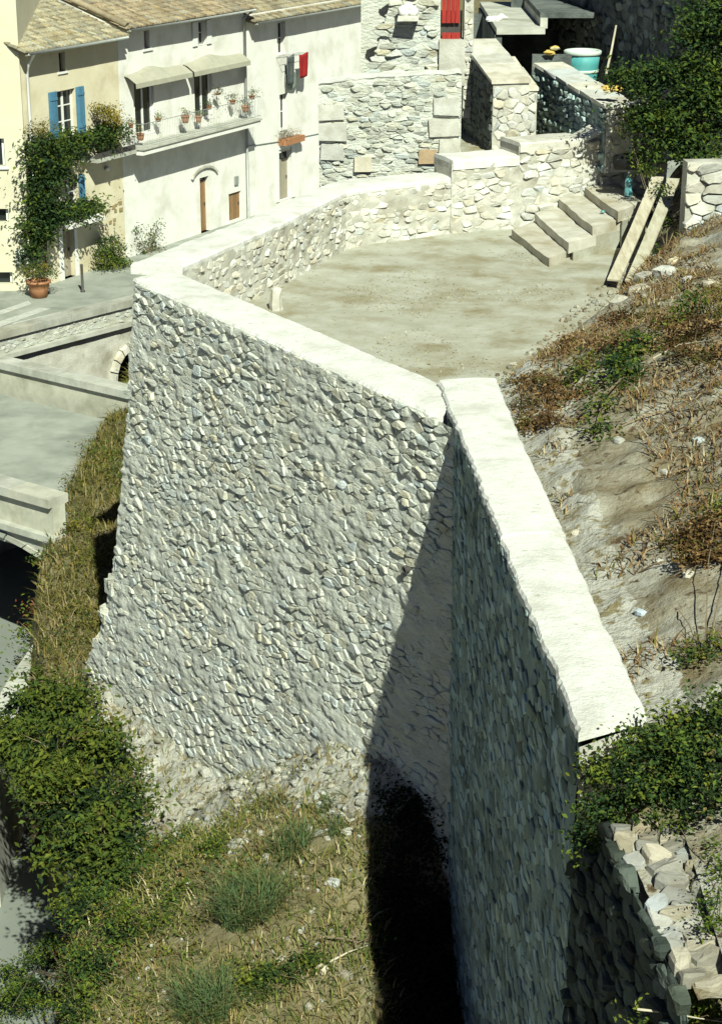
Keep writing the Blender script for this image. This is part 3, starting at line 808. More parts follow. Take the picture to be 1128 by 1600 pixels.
# shed with a flat slab roof, open and dark inside
sh = empty('shed', (4.4, 56.0, 8.1), 'low shed with flat pale slab roof and dark open front', 'shed')
a, b = PY(776, 48, 54.0), PY(846, 48, 54.0)
zr = a.z
mb = MB(); mb.box(((a.x + b.x) / 2 + .05, 58.0, zr - 0.02), (b.x - a.x + .1, 8.0, 0.16), 0, 0.01).build('roof_slab', M['concrete'], sh)
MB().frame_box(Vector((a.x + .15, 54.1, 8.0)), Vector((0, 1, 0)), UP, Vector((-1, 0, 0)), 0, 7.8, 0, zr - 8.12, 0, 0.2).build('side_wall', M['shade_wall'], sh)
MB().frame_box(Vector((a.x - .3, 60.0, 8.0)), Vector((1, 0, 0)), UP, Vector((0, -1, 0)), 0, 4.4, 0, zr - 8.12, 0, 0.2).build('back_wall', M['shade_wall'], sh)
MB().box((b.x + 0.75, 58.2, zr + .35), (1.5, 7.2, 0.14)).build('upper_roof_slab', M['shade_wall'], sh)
MB().box((b.x + 0.1, 57.5, zr + .15), (.2, 6.0, 0.28)).build('roof_upstand', M['concrete'], sh)
mb = MB(); c = PY(775, 36, 56.0)
for k in range(3):
    q = Vector((lerp(PY(764, 40, 56).x, PY(785, 30, 56).x, k / 2), 56 + .2 * k, zr + .06))
    r_ = ru(.11, .19)
    o = MB().lathe(q, [(r_ * .8, 0), (r_ * ru(.8, 1.2), r_ * .3), (r_ * .7, r_ * ru(.5, .8)), (r_ * .2, r_ * ru(.7, 1))], 6, wob=.4).build('white_rubble', M['bag'], None, False)
    tag(o, 'white lump of rubble on the flat roof of the shed', 'rubble', 'white lumps on the shed roof')
# grey building in shade top right
gb = empty('grey_building', (6.9, 54.0, 8.1), 'grey rubble building side in shade behind the leafy tree', 'building')
g0, g1 = Vector((8.05, 47.0, 0)), Vector((5.75, 60.0, 0))
U = (g1 - g0); gL = U.length; U.normalize(); Nn = Vector((-U.y, U.x, 0))
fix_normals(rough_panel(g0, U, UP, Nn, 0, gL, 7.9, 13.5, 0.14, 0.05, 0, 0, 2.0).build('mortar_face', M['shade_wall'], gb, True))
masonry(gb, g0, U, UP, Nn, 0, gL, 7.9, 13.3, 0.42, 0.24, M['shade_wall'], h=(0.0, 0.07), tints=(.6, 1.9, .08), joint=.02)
MB().frame_box(g0 + Nn * -.02, Vector((1, .12, 0)).normalized(), UP, Vector((0.12, -1, 0)).normalized(), 0, 6, 7.9, 13.5, -.3, 0).build('front_wall', M['shade_wall'], gb)
MB().frame_box(g1, Vector((-1, 0.1, 0)).normalized(), UP, Vector((-.1, -1, 0)).normalized(), 0, 1.2, 7.9, 13.5, -.3, 0).build('return_wall', M['shade_wall'], gb)

# ================================================================== the village houses
H0 = Vector((-9.3, 75.0, 0)); HA = R(62)
HU = Vector((math.cos(HA), math.sin(HA), 0)); HN = Vector((HU.y, -HU.x, 0))
def HP(u, n, z): return H0 + HU * u + HN * n + UP * z
def HF(px, py):
    d = _ray(px, py); t = (H0.dot(HN)) / d.dot(HN)
    p = Vector((0, 0, CAM_Z)) + d * t
    return (p - H0).dot(HU), p.z
def facade(parent, u0, u1, z0, z1, holes, material, depth=8.0, rev=0.28, name='wall'):
    us = sorted({u0, u1, *[h[0] for h in holes], *[h[1] for h in holes]}); zs = sorted({z0, z1, *[h[2] for h in holes], *[h[3] for h in holes]})
    # finer grid so the render can waver a little
    def fine(a, st):
        out = []
        for p, q in zip(a, a[1:]):
            n = max(1, int((q - p) / st)); out += [lerp(p, q, i / n) for i in range(n)]
        return out + [a[-1]]
    us, zs = fine(us, .5), fine(zs, .5)
    mb = MB(); idx = {}; vs = []; fs = []
    def vtx(u, z):
        k = (round(u, 4), round(z, 4))
        if k not in idx:
            idx[k] = len(vs); vs.append(HP(u, 0.012 * N(u * 1.3, z * 1.3, 6), z))
        return idx[k]
    for ua, ub in zip(us, us[1:]):
        for za, zb in zip(zs, zs[1:]):
            cu, cz = (ua + ub) / 2, (za + zb) / 2
            if any(h[0] < cu < h[1] and h[2] < cz < h[3] for h in holes): continue
            fs.append((vtx(ua, za), vtx(ub, za), vtx(ub, zb), vtx(ua, zb)))
    mb.add(vs, fs)
    for h in holes:
        a, b, c, d = HP(h[0], .01, h[2]), HP(h[1], .01, h[2]), HP(h[1], .01, h[3]), HP(h[0], .01, h[3])
        ins = [p - HN * rev for p in (a, b, c, d)]
        mb.add([a, b, c, d] + ins, [(0, 1, 5, 4), (1, 2, 6, 5), (2, 3, 7, 6), (3, 0, 4, 7)])
    b0, b1 = HP(u0, -depth, z0), HP(u1, -depth, z0); t = UP * (z1 - z0)
    f0, f1 = HP(u0, 0, z0), HP(u1, 0, z0)
    mb.add([f0, b0, b0 + t, f0 + t, f1, b1, b1 + t, f1 + t], [(0, 1, 2, 3), (5, 4, 7, 6), (1, 5, 6, 2)])
    return mb.build(name, material, parent)
def window(parent, u0, u1, z0, z1, bars=1, frame=M['white_paint'], n=-0.22, fw_=0.07):
    wn_ = MB()
    for a, b, c, d in ((u0, u0 + fw_, z0, z1), (u1 - fw_, u1, z0, z1), (u0 + fw_, u1 - fw_, z0, z0 + fw_), (u0 + fw_, u1 - fw_, z1 - fw_, z1), ((u0 + u1) / 2 - .05, (u0 + u1) / 2 + .05, z0 + fw_, z1 - fw_)):
        wn_.frame_box(H0, HU, UP, HN, a, b, c, d, n, n + .06)
    for k in range(bars):
        zz = lerp(z0, z1, (k + 1) / (bars + 1)); wn_.frame_box(H0, HU, UP, HN, u0 + fw_, u1 - fw_, zz - .02, zz + .02, n + .005, n + .045)
    o = wn_.build('window', frame, parent)
    for s in (0, 1):
        a, b = (u0 + fw_, (u0 + u1) / 2 - .05) if s == 0 else ((u0 + u1) / 2 + .05, u1 - fw_)
        MB().frame_box(H0, HU, UP, HN, a, b, z0 + fw_, z1 - fw_, n + .01, n + .02).build('pane', M['glass'], o)
    return o
def plain_door(parent, u0, u1, z0, z1, m_, n=-0.2, planks=4):
    o = MB().frame_box(H0, HU, UP, HN, u0, u1, z0, z1, n - .04, n).build('door', m_, parent)
    for k in range(planks):
        a, b = lerp(u0, u1, k / planks) + .008, lerp(u0, u1, (k + 1) / planks) - .008
        MB().frame_box(H0, HU, UP, HN, a, b, z0 + .02, z1 - .02, n, n + .025, tint_rand(.85, 1.15, .05)).build('plank', m_, o)
    MB().frame_box(H0, HU, UP, HN, u1 - .14, u1 - .09, (z0 + z1) / 2, (z0 + z1) / 2 + .12, n + .025, n + .07).build('handle', M['iron'], o)
    return o
def roof(parent, u0, u1, ze, over, run, pitch, tint=(1, 1, 1)):
    """deck, canal tiles in rows, gutter"""
    s = math.tan(pitch)
    def RP(u, n, lift=0.0): return HP(u, n, ze + (over - n) * s + lift)
    bs = MB().add([RP(u0, over, -.12), RP(u1, over, -.12), RP(u1, -run, -.12), RP(u0, -run, -.12), RP(u0, over, -.02), RP(u1, over, -.02), RP(u1, -run, -.02), RP(u0, -run, -.02)], [(3, 2, 1, 0), (4, 5, 6, 7), (0, 1, 5, 4), (1, 2, 6, 5), (2, 3, 7, 6), (3, 0, 4, 7)]).build('roof', M['tile'], parent)
    mb = MB(); pit = 0.21; rows = int((run + over) / 0.36)
    nc = int((u1 - u0) / pit)
    for c in range(nc + 1):
        uc = u0 + c * (u1 - u0) / nc
        for r_ in range(rows):
            n0, n1 = over + .05 - r_ * .36, over + .05 - (r_ + 1) * .36 - .05
            t = tint_rand(.65, 1.3, .2); t = tuple(a * b for a, b in zip(t, tint))
            j = ru(-.02, .02); vs = []
            for n_, rad, lf in ((n0, .105, .045), (n1, .085, .01)):
                for k in range(5):
                    th = math.pi * k / 4
                    vs.append(RP(uc + j + rad * math.cos(th), n_, lf - .02 + rad * .75 * math.sin(th) + ru(-.004, .004)))
            mb.add(vs, [(k, k + 1, k + 6, k + 5) for k in range(4)] + [(4, 3, 2, 1, 0)], t)
    fix_normals(mb.build('roof_tiles', M['tile'], bs, kind='stuff'))
    return bs
def gutter(parent, u0, u1, z, n, r_=.06):
    MB().tube([HP(u0, n, z), HP((u0 + u1) / 2, n, z - .01), HP(u1, n, z)], r_, 8).build('gutter', M['zinc'], parent, True)
ZB = STREET - 0.15

# --- house with cream walls, blue shutters and vine
hb = empty('cream_house', HP(-3, 0, STREET), 'cream rendered house with blue shutters and a dark climbing vine', 'house')
holesB = [(-3.72, -3.35, 7.08, 7.75), (-4.0, -2.85, 4.65, 6.40), (-3.75, -2.95, 2.0, 3.15), (-4.1, -3.4, STREET, 1.35)]
facade(hb, -6.05, 0.0, ZB, 8.2, holesB, M['cream_render'])
window(hb, -4.0, -2.85, 4.65, 6.40, 2)
window(hb, -3.75, -2.95, 2.0, 3.15, 1)
MB().frame_box(H0, HU, UP, HN, -3.72, -3.35, 7.08, 7.75, -.24, -.2).build('attic_pane', M['glass'], hb)
plain_door(hb, -4.1, -3.4, STREET, 1.35, M['grey_wood'])
def shutter(parent, u0, u1, z0, z1, n=.02):
    o = MB().frame_box(H0, HU, UP, HN, u0, u1, z0, z1, n, n + .04).build('shutter', M['blue_shutter'], parent)
    for k in range(3):
        a, b = lerp(u0, u1, k / 3) + .01, lerp(u0, u1, (k + 1) / 3) - .01
        MB().frame_box(H0, HU, UP, HN, a, b, z0 + .02, z1 - .02, n + .04, n + .06, tint_rand(.85, 1.15, .03)).build('board', M['blue_shutter'], o)
    for zz in (lerp(z0, z1, .15), lerp(z0, z1, .85)):
        MB().frame_box(H0, HU, UP, HN, u0 + .02, u1 - .02, zz - .05, zz + .05, n + .06, n + .085).build('cross_rail', M['blue_shutter'], o)
shutter(hb, -4.50, -4.03, 4.7, 6.42); shutter(hb, -2.82, -2.35, 4.7, 6.42)
shutter(hb, -2.93, -2.58, 2.0, 3.15)
MB().frame_box(H0, HU, UP, HN, -3.85, -3.25, 7.0, 7.07, 0, .05).build('sill', M['white_paint'], hb)
roof(hb, -6.3, -0.05, 8.05, 0.5, 4.5, R(19), (1.05, 1.08, 1.05)); gutter(hb, -6.2, -0.1, 8.0, 0.58)
mb = MB(); mb.tube([HP(-5.9, .58, 7.98), HP(-5.9, .30, 7.6), HP(-5.75, .10, 7.2), HP(-5.75, .10, 0.2)], .05, 8).build('downpipe', M['white_paint'], hb, True)
MB().frame_box(H0, HU, UP, HN, -2.6, -0.02, 3.62, 3.76, .013, .72).build('balcony_slab', M['concrete'], hb)
mb = MB(); mb.frame_box(H0, HU, UP, HN, -2.6, -.02, 3.77, 3.95, .60, .68); mb.build('balcony_kerb', M['iron'], hb)
# porch hood over the door
MB().add([HP(-4.7, .013, 1.75), HP(-2.4, .013, 1.75), HP(-2.4, .8, 1.48), HP(-4.7, .8, 1.48), HP(-4.7, .013, 1.85), HP(-2.4, .013, 1.85), HP(-2.4, .8, 1.58), HP(-4.7, .8, 1.58)], [(3, 2, 1, 0), (4, 5, 6, 7), (0, 1, 5, 4), (1, 2, 6, 5), (2, 3, 7, 6), (3, 0, 4, 7)]).build('porch_hood', M['white_render'], hb)
c = HP(-1.15, .10, 3.15); MB().lathe(c - UP * .09, [(.03, 0), (.085, .04), (.10, .10), (.075, .16), (.03, .19)], 12).build('wall_lamp', M['white_paint'], hb, True)
MB().frame_box(H0, HU, UP, HN, -4.35, -4.12, STREET, 1.4, .012, .05).build('door_jamb', M['white_paint'], hb)
MB().frame_box(H0, HU, UP, HN, -3.38, -3.2, STREET, 1.4, .012, .05).build('door_jamb', M['white_paint'], hb)
# some bare stones where the render has fallen off
for k in range(12):
    u, z = ru(-1.6, -.3), ru(.1, 1.6); s_ = ru(.08, .16)
    MB().frame_box(H0, HU, UP, HN, u, u + s_ * 1.5, z, z + s_, 0, .025, (.5, .42, .3)).build('bare_stone', M['cream_render'], hb)

# --- white house with balcony
hc = empty('white_house', HP(4.6, 0, STREET), 'white rendered house with long balcony, two awnings and brown door', 'house')
holesC = [(1.83, 2.2, 7.35, 8.02), (5.62, 6.3, 7.1, 8.05), (1.0, 2.35, 4.05, 6.3), (5.3, 6.65, 4.05, 6.3), (5.5, 6.2, STREET, 1.72), (7.75, 8.75, STREET + .1, .68)]
facade(hc, 0.02, 9.28, ZB, 8.5, holesC, M['white_render'])
for (a, b) in ((1.0, 2.35), (5.3, 6.65)): window(hc, a, b, 4.05, 6.3, 0, fw_=.12, n=-.16)
MB().frame_box(H0, HU, UP, HN, 1.83, 2.2, 7.35, 8.02, -.24, -.2).build('attic_shutter', M['wood'], hc)
window(hc, 5.62, 6.3, 7.1, 8.05, 1)
MB().frame_box(H0, HU, UP, HN, 5.26, 5.6, 7.1, 8.05, .02, .06).build('shutter', M['white_paint'], hc)
MB().frame_box(H0, HU, UP, HN, 6.32, 6.66, 7.1, 8.05, .02, .06).build('shutter', M['white_paint'], hc)
for a, b in ((5.26, 5.6), (6.32, 6.66)): pass
MB().frame_box(H0, HU, UP, HN, 1.7, 2.35, 7.26, 7.33, 0, .06).build('sill', M['white_paint'], hc)
plain_door(hc, 5.5, 6.2, STREET, 1.55, M['wood']); MB().frame_box(H0, HU, UP, HN, 5.5, 6.2, 1.56, 1.72, -.24, -.2).build('transom', M['glass'], hc)
plain_door(hc, 7.75, 8.75, STREET + .1, .68, M['wood'], n=-.1)
mb = MB()      # arched label mould over the door
for k in range(9):
    t0, t1 = math.pi * (0.12 + .76 * k / 9), math.pi * (0.12 + .76 * (k + 1) / 9)
    q = [HP(5.85 - 1.0 * math.cos(t) * (1 + r_ * .1), .013, 1.55 + .55 * math.sin(t) * (1 + r_ * .16)) for t, r_ in ((t0, 0), (t1, 0), (t1, 1), (t0, 1))]
    mb.prism(q, HN * .09)
fix_normals(mb.build('door_mould', M['pale_mortar'], hc))
MB().frame_box(H0, HU, UP, HN, 8.2, 8.48, 1.0, 1.36, .012, .08).build('meter_box', M['zinc'], hc)
roof(hc, 0.0, 9.35, 8.3, 0.5, 5.0, R(19), (.95, .9, .85)); 
MB().tube([HP(.0, .5, 8.42), HP(.0, -5.0, 8.42 + 5.5 * math.tan(R(19)))], .13, 8, (1.1, 1.05, 1)).build('verge_tile', M['tile'], hc, True)
gutter(hc, 0.1, 9.3, 8.24, 0.58, .05)
mb = MB(); mb.tube([HP(9.16, .5, 8.2), HP(9.16, .12, 7.9), HP(9.16, .12, 4.0), HP(9.16, .12, STREET)], .055, 8).build('downpipe', M['zinc'], hc, True)
# balcony
bal = MB().frame_box(H0, HU, UP, HN, 0.1, 9.0, 3.52, 3.72, .013, .92).build('balcony_slab', M['white_render'], hc)
MB().frame_box(H0, HU, UP, HN, 0.05, 9.05, 3.73, 3.80, .0135, .98).build('balcony_edge', M['concrete'], hc)
mb = MB()
mb.tube([HP(0.1, .02, 4.72), HP(.1, .92, 4.72), HP(9.0, .92, 4.72), HP(9.0, .02, 4.72)], .014, 5)
mb.tube([HP(0.1, .02, 3.92), HP(.1, .92, 3.92), HP(9.0, .92, 3.92), HP(9.0, .02, 3.92)], .010, 5)
ral = mb.build('railing', M['zinc'], hc)
for k in range(75):
    u = .1 + 8.9 * k / 74
    MB().tube([HP(u, .92, 3.80), HP(u, .92, 4.72)], .006, 3, cap=False).build('baluster', M['zinc'], ral)
for s_ in (.1, 9.0):
    for k in range(6): MB().tube([HP(s_, .08 + .14 * k, 3.80), HP(s_, .08 + .14 * k, 4.72)], .006, 3, cap=False).build('baluster', M['zinc'], ral)
# awnings: canvas with a humped back over each opening and a long front valance
for (a, b) in ((0.35, 4.35), (4.5, 8.85)):
    n = 16; vs, fs = [], []
    for i in range(n + 1):
        t = i / n; u = lerp(a, b, t)
        hump = .20 * math.exp(-((t - .42) / .2) ** 2)
        for (nn, zz) in ((.013, 6.46 + hump), (.2, 6.42 + hump * .8), (.48, 6.24), (.55, 6.2), (.56, 6.02)):
            vs.append(HP(u, nn, zz + .01 * N(u * 3, nn * 5)))
    for i in range(n):
        for j in range(4): fs.append((i * 5 + j, (i + 1) * 5 + j, (i + 1) * 5 + j + 1, i * 5 + j + 1))
    o = MB().add(vs, fs).build('awning', M['awning'], hc, False)
    sm = o.modifiers.new('thickness', 'SOLIDIFY'); sm.thickness = .015
# --- plain white house on the right
hd = empty('white_house', HP(13, 0, STREET), 'plain white rendered house with red towel below its upper window', 'house')
holesD = [(12.0, 12.75, 6.05, 7.45), (12.15, 12.85, 2.75, 4.35), (12.0, 13.1, -.35, 1.8)]
facade(hd, 9.32, 21.5, ZB, 8.0, holesD, M['white_render'])
window(hd, 12.0, 12.75, 6.05, 7.45, 1, n=-.24); window(hd, 12.15, 12.85, 2.75, 4.35, 1, n=-.24)
plain_door(hd, 12.0, 13.1, -.35, 1.45, M['grey_wood'], n=-.22); MB().frame_box(H0, HU, UP, HN, 12.0, 13.1, 1.46, 1.8, -.26, -.22).build('transom', M['glass'], hd)
for (u, z0_, z1_) in ((11.85, -.35, 1.95), (13.25, -.35, 1.95)): MB().frame_box(H0, HU, UP, HN, u - .13, u + .13, z0_, z1_, .013, .05).build('door_jamb', M['white_paint'], hd)
MB().frame_box(H0, HU, UP, HN, 11.72, 13.38, 1.951, 2.15, .013, .05).build('lintel', M['white_paint'], hd)
roof(hd, 9.4, 21.7, 7.72, 0.5, 4.5, R(17), (.95, .95, .9)); gutter(hd, 9.5, 21.5, 7.66, 0.56, .05)
mb = MB(); mb.tube([HP(9.3, .03, 2.5), HP(12.4, .03, 2.30), HP(15.8, .03, 2.17), HP(21, .03, 1.95)], .022, 5).build('cable', M['zinc'], hd)
rk = MB()
for n_ in (.05, .28, .5): rk.tube([HP(11.9, n_, 6.0), HP(13.9, n_, 6.0)], .008, 4)
rk.tube([HP(11.9, .01, 6.0), HP(11.9, .52, 6.0)], .012, 4); rk.tube([HP(13.9, .01, 6.0), HP(13.9, .52, 6.0)], .012, 4)
rk.build('drying_rack', M['zinc'], hd)
def cloth(u0, u1, z0, z1, n, m_, label, nm, tint=(1, 1, 1)):
    vs, fs = [], []
    for j in range(9):
        for i in range(11):
            s, t = i / 10, j / 8
            vs.append(HP(lerp(u0, u1, s) + .02 * N(t * 3, 5), n + .05 * math.sin(s * 9 + t * 1.5) * t + .02 * N(s * 4, t * 4, 3), lerp(z1, z0, t) - .04 * math.sin(s * 5)))
    for j in range(8):
        for i in range(10):
            k = j * 11 + i; fs.append((k, k + 1, k + 12, k + 11))
    o = MB().add(vs, fs, tint).build(nm, m_, None, True)
    sm = o.modifiers.new('thickness', 'SOLIDIFY'); sm.thickness = .012
    return tag(o, label, 'laundry')
cloth(13.05, 13.85, 5.0, 6.02, .5, M['red_cloth'], 'red towel hanging from the drying rack under the upper window', 'red_towel')
cloth(12.35, 13.0, 4.75, 6.0, .28, M['iron'], 'dark garment hanging beside the red towel', 'dark_garment', (1.2, 1.5, 1.6))
cloth(12.5, 13.5, 4.5, 5.2, .12, M['zinc'], 'grey garment hanging low behind the dark garment', 'grey_garment', (.7, .8, .75))
# --- beige house at the left edge
hA = empty('beige_house', (-14.0, 69.6, STREET), 'tall beige rendered house cut off by the left edge of the view', 'house')
AU = Vector((-1, -0.02, 0)).normalized(); AN = Vector((AU.y, -AU.x, 0)); 
if AN.y > 0: AN = -AN
AO = Vector((-12.12, 69.55, 0))
def AF(u0, u1, z0, z1, n0, n1, m_, nm, par=None): return MB().frame_box(AO, AU, UP, AN, u0, u1, z0, z1, n0, n1).build(nm, m_, par or hA)
# wall laid in pieces round the openings
for (a, b, c, d) in ((0, .72, ZB, 13), (.72, 2.4, ZB, -.35), (.72, 2.4, .1, 1.95), (.72, 2.4, 2.45, 4.0), (.72, 2.4, 5.0, 13), (2.4, 12, ZB, 13)):
    AF(a, b, c, d, -9, 0, M['beige_render'], 'wall')
for (c, d) in ((-.35, .1), (1.95, 2.45), (4.0, 5.0)):
    o = AF(.72, 2.4, c, d, -.35, -.30, M['glass'], 'window_pane')
    AF(.74, .84, c + .02, d - .02, -.30, -.2, M['white_paint'], 'window_frame')
AF(.60, 2.5, 3.9, 3.99, .002, .08, M['white_paint'], 'sill')
AF(.05, .50, .45, .98, .005, .22, M['white_paint'], 'meter_cabinet')
AF(.03, .52, .30, .44, .005, .12, M['concrete'], 'cabinet_base')

# ================================================================== bridge and river walls
DECK = -0.28
bd = Vector((-0.80, 0.60, 0)); bn = Vector((-0.6, -0.8, 0))       # along the bridge away to the left, towards the viewer
br = empty('stone_bridge', (-7.0, 47.0, DECK), 'pale masonry road bridge with two stone parapets and a dark arch', 'bridge')
F_ = Vector((-6.3, 52.2, 0)); G_ = Vector((-6.75, 42.45, 0))
MB().add([F_ - bd * 4 + bn * .4 + UP * DECK, G_ - bd * -.6 + UP * DECK, G_ + bd * 30 + UP * DECK, F_ + bd * 30 + bn * .5 + UP * DECK], [(0, 1, 2, 3)]).build('deck', M['asphalt'], br)
def along(P0, L0, L1, z0, z1, n0, n1, m_, nm, tint=(1, 1, 1)):
    return MB().frame_box(Vector((P0.x, P0.y, 0)), bd, UP, bn, L0, L1, z0, z1, n0, n1, tint).build(nm, m_, br)
along(F_, -4, 30, DECK - 4, .36, -.42, -.02, M['concrete'], 'parapet', (1.1, 1.08, 1.0))
along(G_, .75, 30, DECK - .5, .48, -.45, -.05, M['concrete'], 'parapet', (1.05, 1.03, .96))
L = -4.0
while L < 14: along(F_, L + .006, L + 1.19, .362, .58, -.52, .08, M['concrete'], 'coping_block', tint_rand(.9, 1.05, .05)); L += 1.2
L = .75
while L < 14: along(G_, L + .006, L + 1.39, .482, .70, -.58, .08, M['concrete'], 'coping_block', tint_rand(.88, 1.02, .05)); L += 1.4
along(G_, .6, 30, DECK - .10, DECK + .06, -.3, .14, M['concrete'], 'string_course')
# spandrel with arch
cx, rx, crown, spring = 4.7, 4.1, -0.52, -1.35
vs, fs = [], []; n = 180
for i in range(n + 1):
    u = lerp(.2, 26, i / n); za = DECK + .0
    x = (u - cx) / rx
    zb = spring + (crown - spring) * math.sqrt(max(0, 1 - x * x)) if abs(x) < 1 else -6
    for nn in (0.0, -9.6):
        vs += [Vector((G_.x, G_.y, 0)) + bd * u + bn * nn + UP * za, Vector((G_.x, G_.y, 0)) + bd * u + bn * nn + UP * zb]
for i in range(n):
    a = i * 4
    fs += [(a, a + 1, a + 5, a + 4), (a + 2, a + 6, a + 7, a + 3), (a + 1, a + 3, a + 7, a + 5)]
fix_normals(MB().add(vs, fs).build('arch', M['concrete'], br))
for k in range(16):      # voussoirs
    t0, t1 = math.pi * k / 16 + .006, math.pi * (k + 1) / 16 - .006
    q = [Vector((G_.x, G_.y, 0)) + bd * (cx - (rx + e) * math.cos(t)) + UP * (spring + (crown - spring + e * .8) * math.sin(t)) for t, e in ((t0, .0), (t1, .0), (t1, .2), (t0, .2))]
    o = MB().prism(q, bn * .05, tint_rand(.95, 1.12, .06)).build('voussoir', M['concrete'], br); fix_normals(o)
# far river wall below the street
rvw = empty('river_wall', (-9, 60.5, RIVER), 'stone river wall with long grey parapet below the street', 'wall')
w0_, w1_ = Vector((-11.25, 57.6, 0)), Vector((-7.45, 62.1, 0))
wu = (w1_ - w0_).normalized(); wnn = Vector((wu.y, -wu.x, 0))
def rv(u0, u1, z0, z1, n0, n1, m_, nm, tint=(1, 1, 1)): return MB().frame_box(Vector((w0_.x, w0_.y, 0)), wu, UP, wnn, u0, u1, z0, z1, n0, n1, tint).build(nm, m_, rvw)
rv(-12, 16, .0, .70, -.35, 0, M['concrete'], 'parapet')
L = -6.0
while L < 9: rv(L + .006, L + 1.49, .702, .92, -.45, .10, M['concrete'], 'coping_block', tint_rand(.72, .85, .05)); L += 1.5
rv(-12, 16, .08, .22, -.34, .20, M['concrete'], 'ledge')
pm = rough_panel(Vector((w0_.x, w0_.y, 0)), wu, UP, wnn, -12, 16, -6, .07, .12, .02)
cul = Vector((w0_.x, w0_.y, 0)) + wu * 5.55
def in_cul(f):
    c_ = sum((Vector(pm.v[i]) for i in f), Vector()) / len(f)
    return abs((c_ - cul).dot(wu)) < .80 and c_.z > -3.2 and c_.z < -1.75 + 1.0 * math.sqrt(max(0, 1 - ((c_ - cul).dot(wu) / .80) ** 2))
pm.f = [f for f in pm.f if not in_cul(f)]
fix_normals(pm.build('wall_face', M['pale_mortar'], rvw, True))
masonry(rvw, Vector((w0_.x, w0_.y, 0)), wu, UP, wnn, -.5, 8, .24, .69, .24, .13, M['stone'], h=(.0, .015), joint=.006, limit=120, tints=(.75, .95, .06), hole=.3)
c = cul
arc = [(1, -1.5)] + [(math.cos(math.pi * k / 10), math.sin(math.pi * k / 10)) for k in range(11)] + [(-1, -1.5)]
vs = [c + wu * (.80 * x_) + UP * (-1.75 + 1.0 * y_) - wnn * d_ for d_ in (-.05, 4.0) for x_, y_ in arc]
fix_normals(MB().add(vs, [(i, i + 1, i + 14, i + 13) for i in range(12)] + [tuple(range(13, 26))]).build('culvert', M['shade_toned_mortar'], rvw))
for k in range(9):
    t0, t1 = math.pi * k / 9 + .02, math.pi * (k + 1) / 9 - .02
    q = [c + wu * ((.75 + e) * math.cos(t)) + UP * (-1.75 + (.98 + e) * math.sin(t)) for t, e in ((t0, .01), (t1, .01), (t1, .25), (t0, .25))]
    fix_normals(MB().prism(q, wnn * .16, tint_rand()).build('arch_stone', M['pale_stone'], rvw))
# ================================================================== rough dry wall, bottom right
dw = empty('dry_stone_wall', (2.4, 14.0, 4.0), 'rough dry stone wall end with sunlit top stones below the right hand bush', 'wall')
D0, D1 = Vector((2.0, 15.83, 0)), Vector((2.68, 11.6, 0))
dU = (D1 - D0).normalized(); dN = Vector((dU.y, -dU.x, 0)); dL = (D1 - D0).length
def dtop(u): return interp([(0, 7.25), (.7, 7.2), (.95, 7.7), (1.2, 7.72), (3.1, 7.48), (3.35, 6.9), (4.4, 6.3)], u)
pm = rough_panel(D0, dU, UP, dN, -.02, dL, 1.0, 7.8, .1, .05, 0, 0, 2.5)
pm.v = [(a, b, min(c, dtop((Vector((a, b, 0)) - D0).dot(dU)) - .12)) for a, b, c in pm.v]
fix_normals(pm.build('wall_core', M['shade_black_stone'], dw, True))
masonry(dw, D0, dU, UP, dN, -.05, dL, 2.5, 7.8, .26, .16, M['shade_black_stone'], joint=.012, h=(.01, .08), keep=lambda u, w_: w_ < dtop(u) - .1, tints=(.3, 1.6, .1), hole=.15, limit=200, tilt=.15)
def rock_mesh(c, sx, sy, sz, tint, rz=None, n=8):
    """rounded angular stone: three uneven rings"""
    rz = ru(0, 6.28) if rz is None else rz
    vs, fs = [], []
    for (k, rr, zz) in ((0, .78, -.5), (1, 1.0, -.1), (2, .9, .28), (3, .5, .5)):
        for i in range(n):
            t = 2 * math.pi * i / n; q = rr * ru(.82, 1.15)
            # squarish plan
            e = 1 / max(abs(math.cos(t)), abs(math.sin(t))) * .5 + .5
            x, y = q * e * math.cos(t) * sx / 2, q * e * math.sin(t) * sy / 2
            vs.append(Vector(c) + Vector((x * math.cos(rz) - y * math.sin(rz), x * math.sin(rz) + y * math.cos(rz), (zz + ru(-.07, .07)) * sz)))
    for k in range(3):
        for i in range(n):
            j = (i + 1) % n; fs.append((k * n + i, k * n + j, (k + 1) * n + j, (k + 1) * n + i))
    fs.append(tuple(3 * n + i for i in range(n))); fs.append(tuple(reversed(range(n))))
    return MB().add(vs, fs, tint)
tU = (dU * 3.0 + UP * (-.36)).normalized(); tO = D0 + dU * .98 + UP * (dtop(1.0) - .05)
fix_normals(rough_panel(tO, tU, -dN, UP, -.02, 2.25, .10, 1.7, .07, .05, 0, 0, 3.0, off=-.02).build('wall_fill', M['dirt'], dw, True))
masonry(dw, tO, tU, -dN, UP, 0, 2.2, 0.0, .95, .15, .24, M['pale_stone'], joint=.012, h=(.01, .09), keep=lambda u, w_: w_ < lerp(.85, .30, u / 2.2) + .1 * N(u * 4), tints=(.38, .78, .2), tilt=.3, hole=.12, name='top_stone', smooth=False, round_=.8)
for k in range(7):      # loose end stones at the joint with the coped wall
    p = PZ(*[(912, 1345), (925, 1370), (905, 1300), (958, 1362), (972, 1330), (900, 1265), (935, 1395)][k], 7.1 - .12 * k)
    rock_mesh((xr_face(15.9) + .12 + .04 * k, 15.72 - .03 * k, [6.62, 6.45, 6.95, 6.75, 7.05, 7.25, 6.3][k]), ru(.14, .22), ru(.16, .24), ru(.14, .2), tint_rand(.9, 1.2)).build('end_stone', M['pale_stone'], dw)

